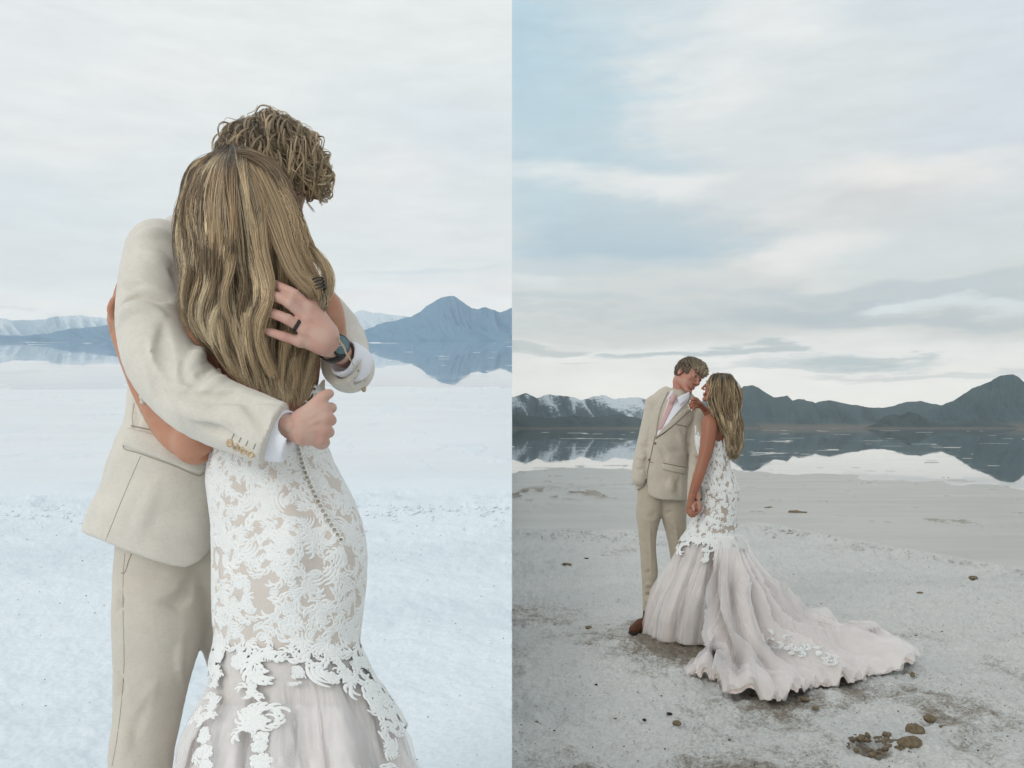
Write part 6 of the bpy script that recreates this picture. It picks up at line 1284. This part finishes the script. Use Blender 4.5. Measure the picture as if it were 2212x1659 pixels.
    for i in range(150):
        x = ((i * .6180339) % 1) * 4.999; a = int(x); g_ = G[a] * (1 - x + a) + G[a + 1] * (x - a); w_ = x / 5 * 2 - 1; lay = i / 150; ph = x * 2 + rng.normal() * .6; wl = 2.3; env = sstep(.15, .6, t)
        g_ = g_ + np.stack([np.sin(wl * 6.28 * t + ph) * rng.uniform(1.2, 3.2) * env + rng.normal() * 1.5 * t, 0 * t], 1)
        y = np.interp(g_[:, 1], [808, 815, 830, 860, 900, 960], [Y, Y - .06, Y - .10, Y - .105, Y - .09, Y - .07]) + .035 - .055 * lay + .10 * np.abs(w_) ** 2.5 * np.clip((g_[:, 1] - 808) / 15, 0, 1) + .016 * np.sin(wl * 6.28 * t + ph + 1.4) * env
        q = resamp(np.c_[g_, y][:(n if lay < .4 else int(n * rng.uniform(.8, 1)))], n); ctr = np.stack([(q[:, 0] - U0) / F * q[:, 2], q[:, 2], CZ - (q[:, 1] - V0) / F * q[:, 2]], 1)
        ns = 34; wd = rng.uniform(.008, .013); wid = wd * (.8 + .3 * np.sin(wl * 6.28 * t + ph)) * (1 - .5 * t ** 4); o = rng.normal(size=(ns, 3)) * [1, .5, .5]; st = ctr[None] + o[:, None] * wid[None, :, None] + rng.normal(size=(ns, 1, 3)) * (.006 * t ** 3)[None, :, None]; pts.append(st)
        k = rng.choice([0, 1, 2], p=[.36, .36, .28]); c = np.array([[.08, .05, .028], [.27, .18, .09], [.60, .43, .24]])[k]; c2 = np.array([[.16, .11, .062], [.40, .30, .175], [.74, .60, .39]])[k]; cc = c + (c2 - c) * t[:, None]; cc = cc * (1 - .7 * sstep(.2, 0, t)[:, None]); tones.append(cc[None] * rng.uniform(.65, 1.2, (ns, 1, 1)))
    pts = np.concatenate(pts); tones = np.concatenate(tones); v, f = strands(pts, .0013 * (1.1 - .7 * t ** 4)); child('hair', v, f, HAIR, woman, attr={'tone': np.repeat(tones.reshape(-1, 3), 3, 0)})
    q = Field(P(1520, 1000, Y) - [.02, .2, .02], P(1605, 800, Y) + [.02, .2, .03], .006); q.ell(H + M @ np.array([0, -.022, .024]) * .9, (.080, .090, .078), M, k=.01); q.clip(lambda x, y, z: ((x - H[0]) * M[0, 1] + (y - H[1]) * M[1, 1] + (z - H[2]) * M[2, 1]) - .045 - .2 * np.clip((z - H[2]) - .03, -.15, .03))
    for a in range(6): gg = G[a][3:-4:4]; q.chain([(p_[0] + (4 if a == 0 else -4 if a == 5 else 0), p_[1], Y - .05 + .05 * abs(a - 2.5) / 2.5, 6) for p_ in gg], .02, sub=1)
    m_ = q.mesh(); child('hair_roots', relax(*m_, 1), m_[1], mat('hair_under_dusk', (.07, .05, .032), .8), woman)
    nk = np.linspace(-.2, 3.0, 20); c = P(1556, 893, Y); v, f = tube(np.stack([c[0] - .046 * np.cos(nk), c[1] - .044 * np.sin(nk), c[2] + .008 * np.cos(nk * 2)], 1), .0014, 5); child('necklace', v, f, M_pearl, woman)
    return woman

if 'R' in BUILD: right_groom(); right_bride()

# ------------------------------------------------------------ clods and stones on the ground
M_clod = mat('clod', (.20, .155, .10), .95, .2, bump=[(120, .8, .01), (30, .6, .02)], var=(40, .35)); M_dark = mat('dark_stone', (.035, .027, .02), .9, .2, bump=(150, .7, .006))
def clod(u, v_, w, h, seed, label, m, group='loose clods and stones on the dusky salt flat'):
    y = gy(v_); c = P(u, v_, y); rw = px(w, y) / 2; rh = px(h, y) / 2; r = max(rw, rh)
    q = Field(c - r * 1.9, c + r * 1.9, max(r / 9, .0012)); rg = random.Random(seed); z = np.array([0, 0, rh * .5])
    q.ell(c + z, (rw, rw * .8, rh), k=.002)
    for i in range(7):
        a = rg.uniform(0, 6.28); q.ell(c + z + np.array([math.cos(a) * rw * .55, math.sin(a) * rw * .45, rg.uniform(-.3, .5) * rh]), np.array([rw, rw, rh]) * rg.uniform(.35, .6), k=rw * .15)
    q.noise(1.1 / r, r * .5, seed, 4); vv, ff = q.mesh(); vv = vv - c; o = mkmesh('stone' if m is M_dark else 'mud_clod', vv, ff, m); o.location = c; return tag(o, label, 'stone' if m is M_dark else 'clod', group)
if 'S' in BUILD:
    for a in [(1976, 1584, 40, 28, 1, 'larger rounded brown mud clod above its twin by the hole', M_clod), (1966, 1613, 50, 26, 2, 'flat wide brown mud clod right beside the dug hole', M_clod), (2008, 1557, 26, 18, 3, 'crumbly brown clod, furthest back of the pile by the hole', M_clod),
              (2034, 1574, 18, 10, 4, 'small brown clod, rightmost of the pile by the hole', M_clod), (1915, 1590, 18, 12, 5, 'small dark brown clod just behind the dug hole', M_clod), (1739, 1512, 20, 8, 6, 'flat dark brown lump just off the front of the train', M_clod),
              (1763, 1532, 16, 7, 7, 'small flat tan lump between the train and the clod pile', M_clod), (1446, 1543, 12, 6, 8, 'larger of two black stones on the left foreground salt', M_dark), (1392, 1557, 9, 6, 9, 'small round black stone at the left foreground', M_dark),
              (1462, 1565, 18, 11, 10, 'crusty tan lump beside the black stones', M_clod), (1287, 1481, 7, 5, 11, 'tiny black stone to the left of the groom\'s boot, nearer us', M_dark), (1272, 1358, 14, 7, 12, 'small brown clod left of the brown boot', M_clod),
              (2102, 1250, 20, 7, 13, 'dark twig-like clod on the far right salt', M_clod), (1987, 1282, 14, 5, 14, 'small dark clod in the middle distance at right', M_clod), (1971, 1460, 10, 12, 15, 'small brown clod beyond the tip of the train', M_clod), (1424, 1625, 7, 6, 16, 'small black stone at the bottom edge of the salt', M_dark),
              (1266, 1208, 10, 4, 17, 'dark speck of stone well behind the groom at left', M_dark), (1222, 1220, 22, 5, 18, 'thin flat brown clod well behind the groom at left', M_clod), (1725, 1108, 34, 6, 19, 'flat brown clod on the wet flat behind the bride', M_clod), (1660, 1098, 18, 4, 20, 'small flat dark clod on the wet flat beside the bride', M_clod)]: clod(*a)
    # the broken rim of the hole
    rng = np.random.default_rng(9)
    def pebbles(n, fn, m, name, label, group=None, till=False):
        V_, F_, o_ = [], [], 0; t_ = (1 + 5 ** .5) / 2
        ico = np.array([[-1, t_, 0], [1, t_, 0], [-1, -t_, 0], [1, -t_, 0], [0, -1, t_], [0, 1, t_], [0, -1, -t_], [0, 1, -t_], [t_, 0, -1], [t_, 0, 1], [-t_, 0, -1], [-t_, 0, 1]]) / 1.9
        fi = np.array([[0, 11, 5], [0, 5, 1], [0, 1, 7], [0, 7, 10], [0, 10, 11], [1, 5, 9], [5, 11, 4], [11, 10, 2], [10, 7, 6], [7, 1, 8], [3, 9, 4], [3, 4, 2], [3, 2, 6], [3, 6, 8], [3, 8, 9], [4, 9, 5], [2, 4, 11], [6, 2, 10], [8, 6, 7], [9, 8, 1]])
        for i in range(n):
            x, y, z, r = fn(); v = ico * (1 + .35 * rng.normal(size=(12, 1))) * [r * rng.uniform(.8, 1.6), r * rng.uniform(.8, 1.4), r * rng.uniform(.4, .9)] + [x, y, z]; V_.append(v); F_.append(fi + o_); o_ += 12
        v = np.concatenate(V_)
        if till: v = tiltL(v)
        o = mkmesh(name, v, np.concatenate(F_), m); return tag(o, label, kind='stuff')
    def rightp():
        v_ = 925 + 1 / (rng.uniform(1 / 745., 1 / 270.)) if rng.random() < .5 else rng.uniform(1340, 1659); y = CZ * F / (v_ - V0); return rng.uniform(0, .60) * y, y, .004, rng.uniform(.0010, .0034) * (1 + 1.0 * (rng.random() < .06))
    pebbles(1100, rightp, M_clod, 'gravel', 'scattered brown grit on the dusky salt')
    pebbles(160, rightp, M_dark, 'gravel', 'scattered black grit on the dusky salt')
    def leftp():
        y = rng.uniform(2.7, 7.5); return -rng.uniform(0, .6) * y, y, .003, rng.uniform(.001, .0032)
    pebbles(260, leftp, M_dark2 if 'M_dark2' in globals() else mat('blue_grey_grit', (.16, .21, .24), .9), 'gravel', 'sparse blue grey grit on the bright salt', till=True)
    Mcr = mat('salt_lump', (.50, .50, .48), .9, bump=(200, .5, .003)); McrL = mat('salt_lump_pale', (.78, .83, .87), .9)
    def ridgep():
        x = rng.uniform(0, 5); yb = np.interp(x, [0, 2.2, 3.1, 3.6, 4.0, 4.7, 6], [11.8, 11.3, 12.3, 12.0, 10.6, 8.4, 7.2]); return x, yb - abs(rng.normal()) * .55, .022, rng.uniform(.005, .018) * (1.25 if 2.6 < x < 3.7 else .8)
    pebbles(650, ridgep, Mcr, 'salt_crust', 'broken lumps of salt crust along the wet edge')
    def hol():
        a = rng.uniform(0, 6.3); r = rng.uniform(.05, .13); return P(1885, 1615, gy(1615))[0] + math.cos(a) * r, gy(1612) + math.sin(a) * r * 1.1, .004, rng.uniform(.004, .014)
    pebbles(50, hol, M_clod, 'mud_crumbs', 'brown mud crumbs round the dug hole')
    def ridgeL(): return -rng.uniform(0, 4.4), 7.2 - abs(rng.normal()) * .35, .012, rng.uniform(.004, .016)
    pebbles(420, ridgeL, McrL, 'salt_crust', 'pale broken salt crust behind the embracing couple', till=True)
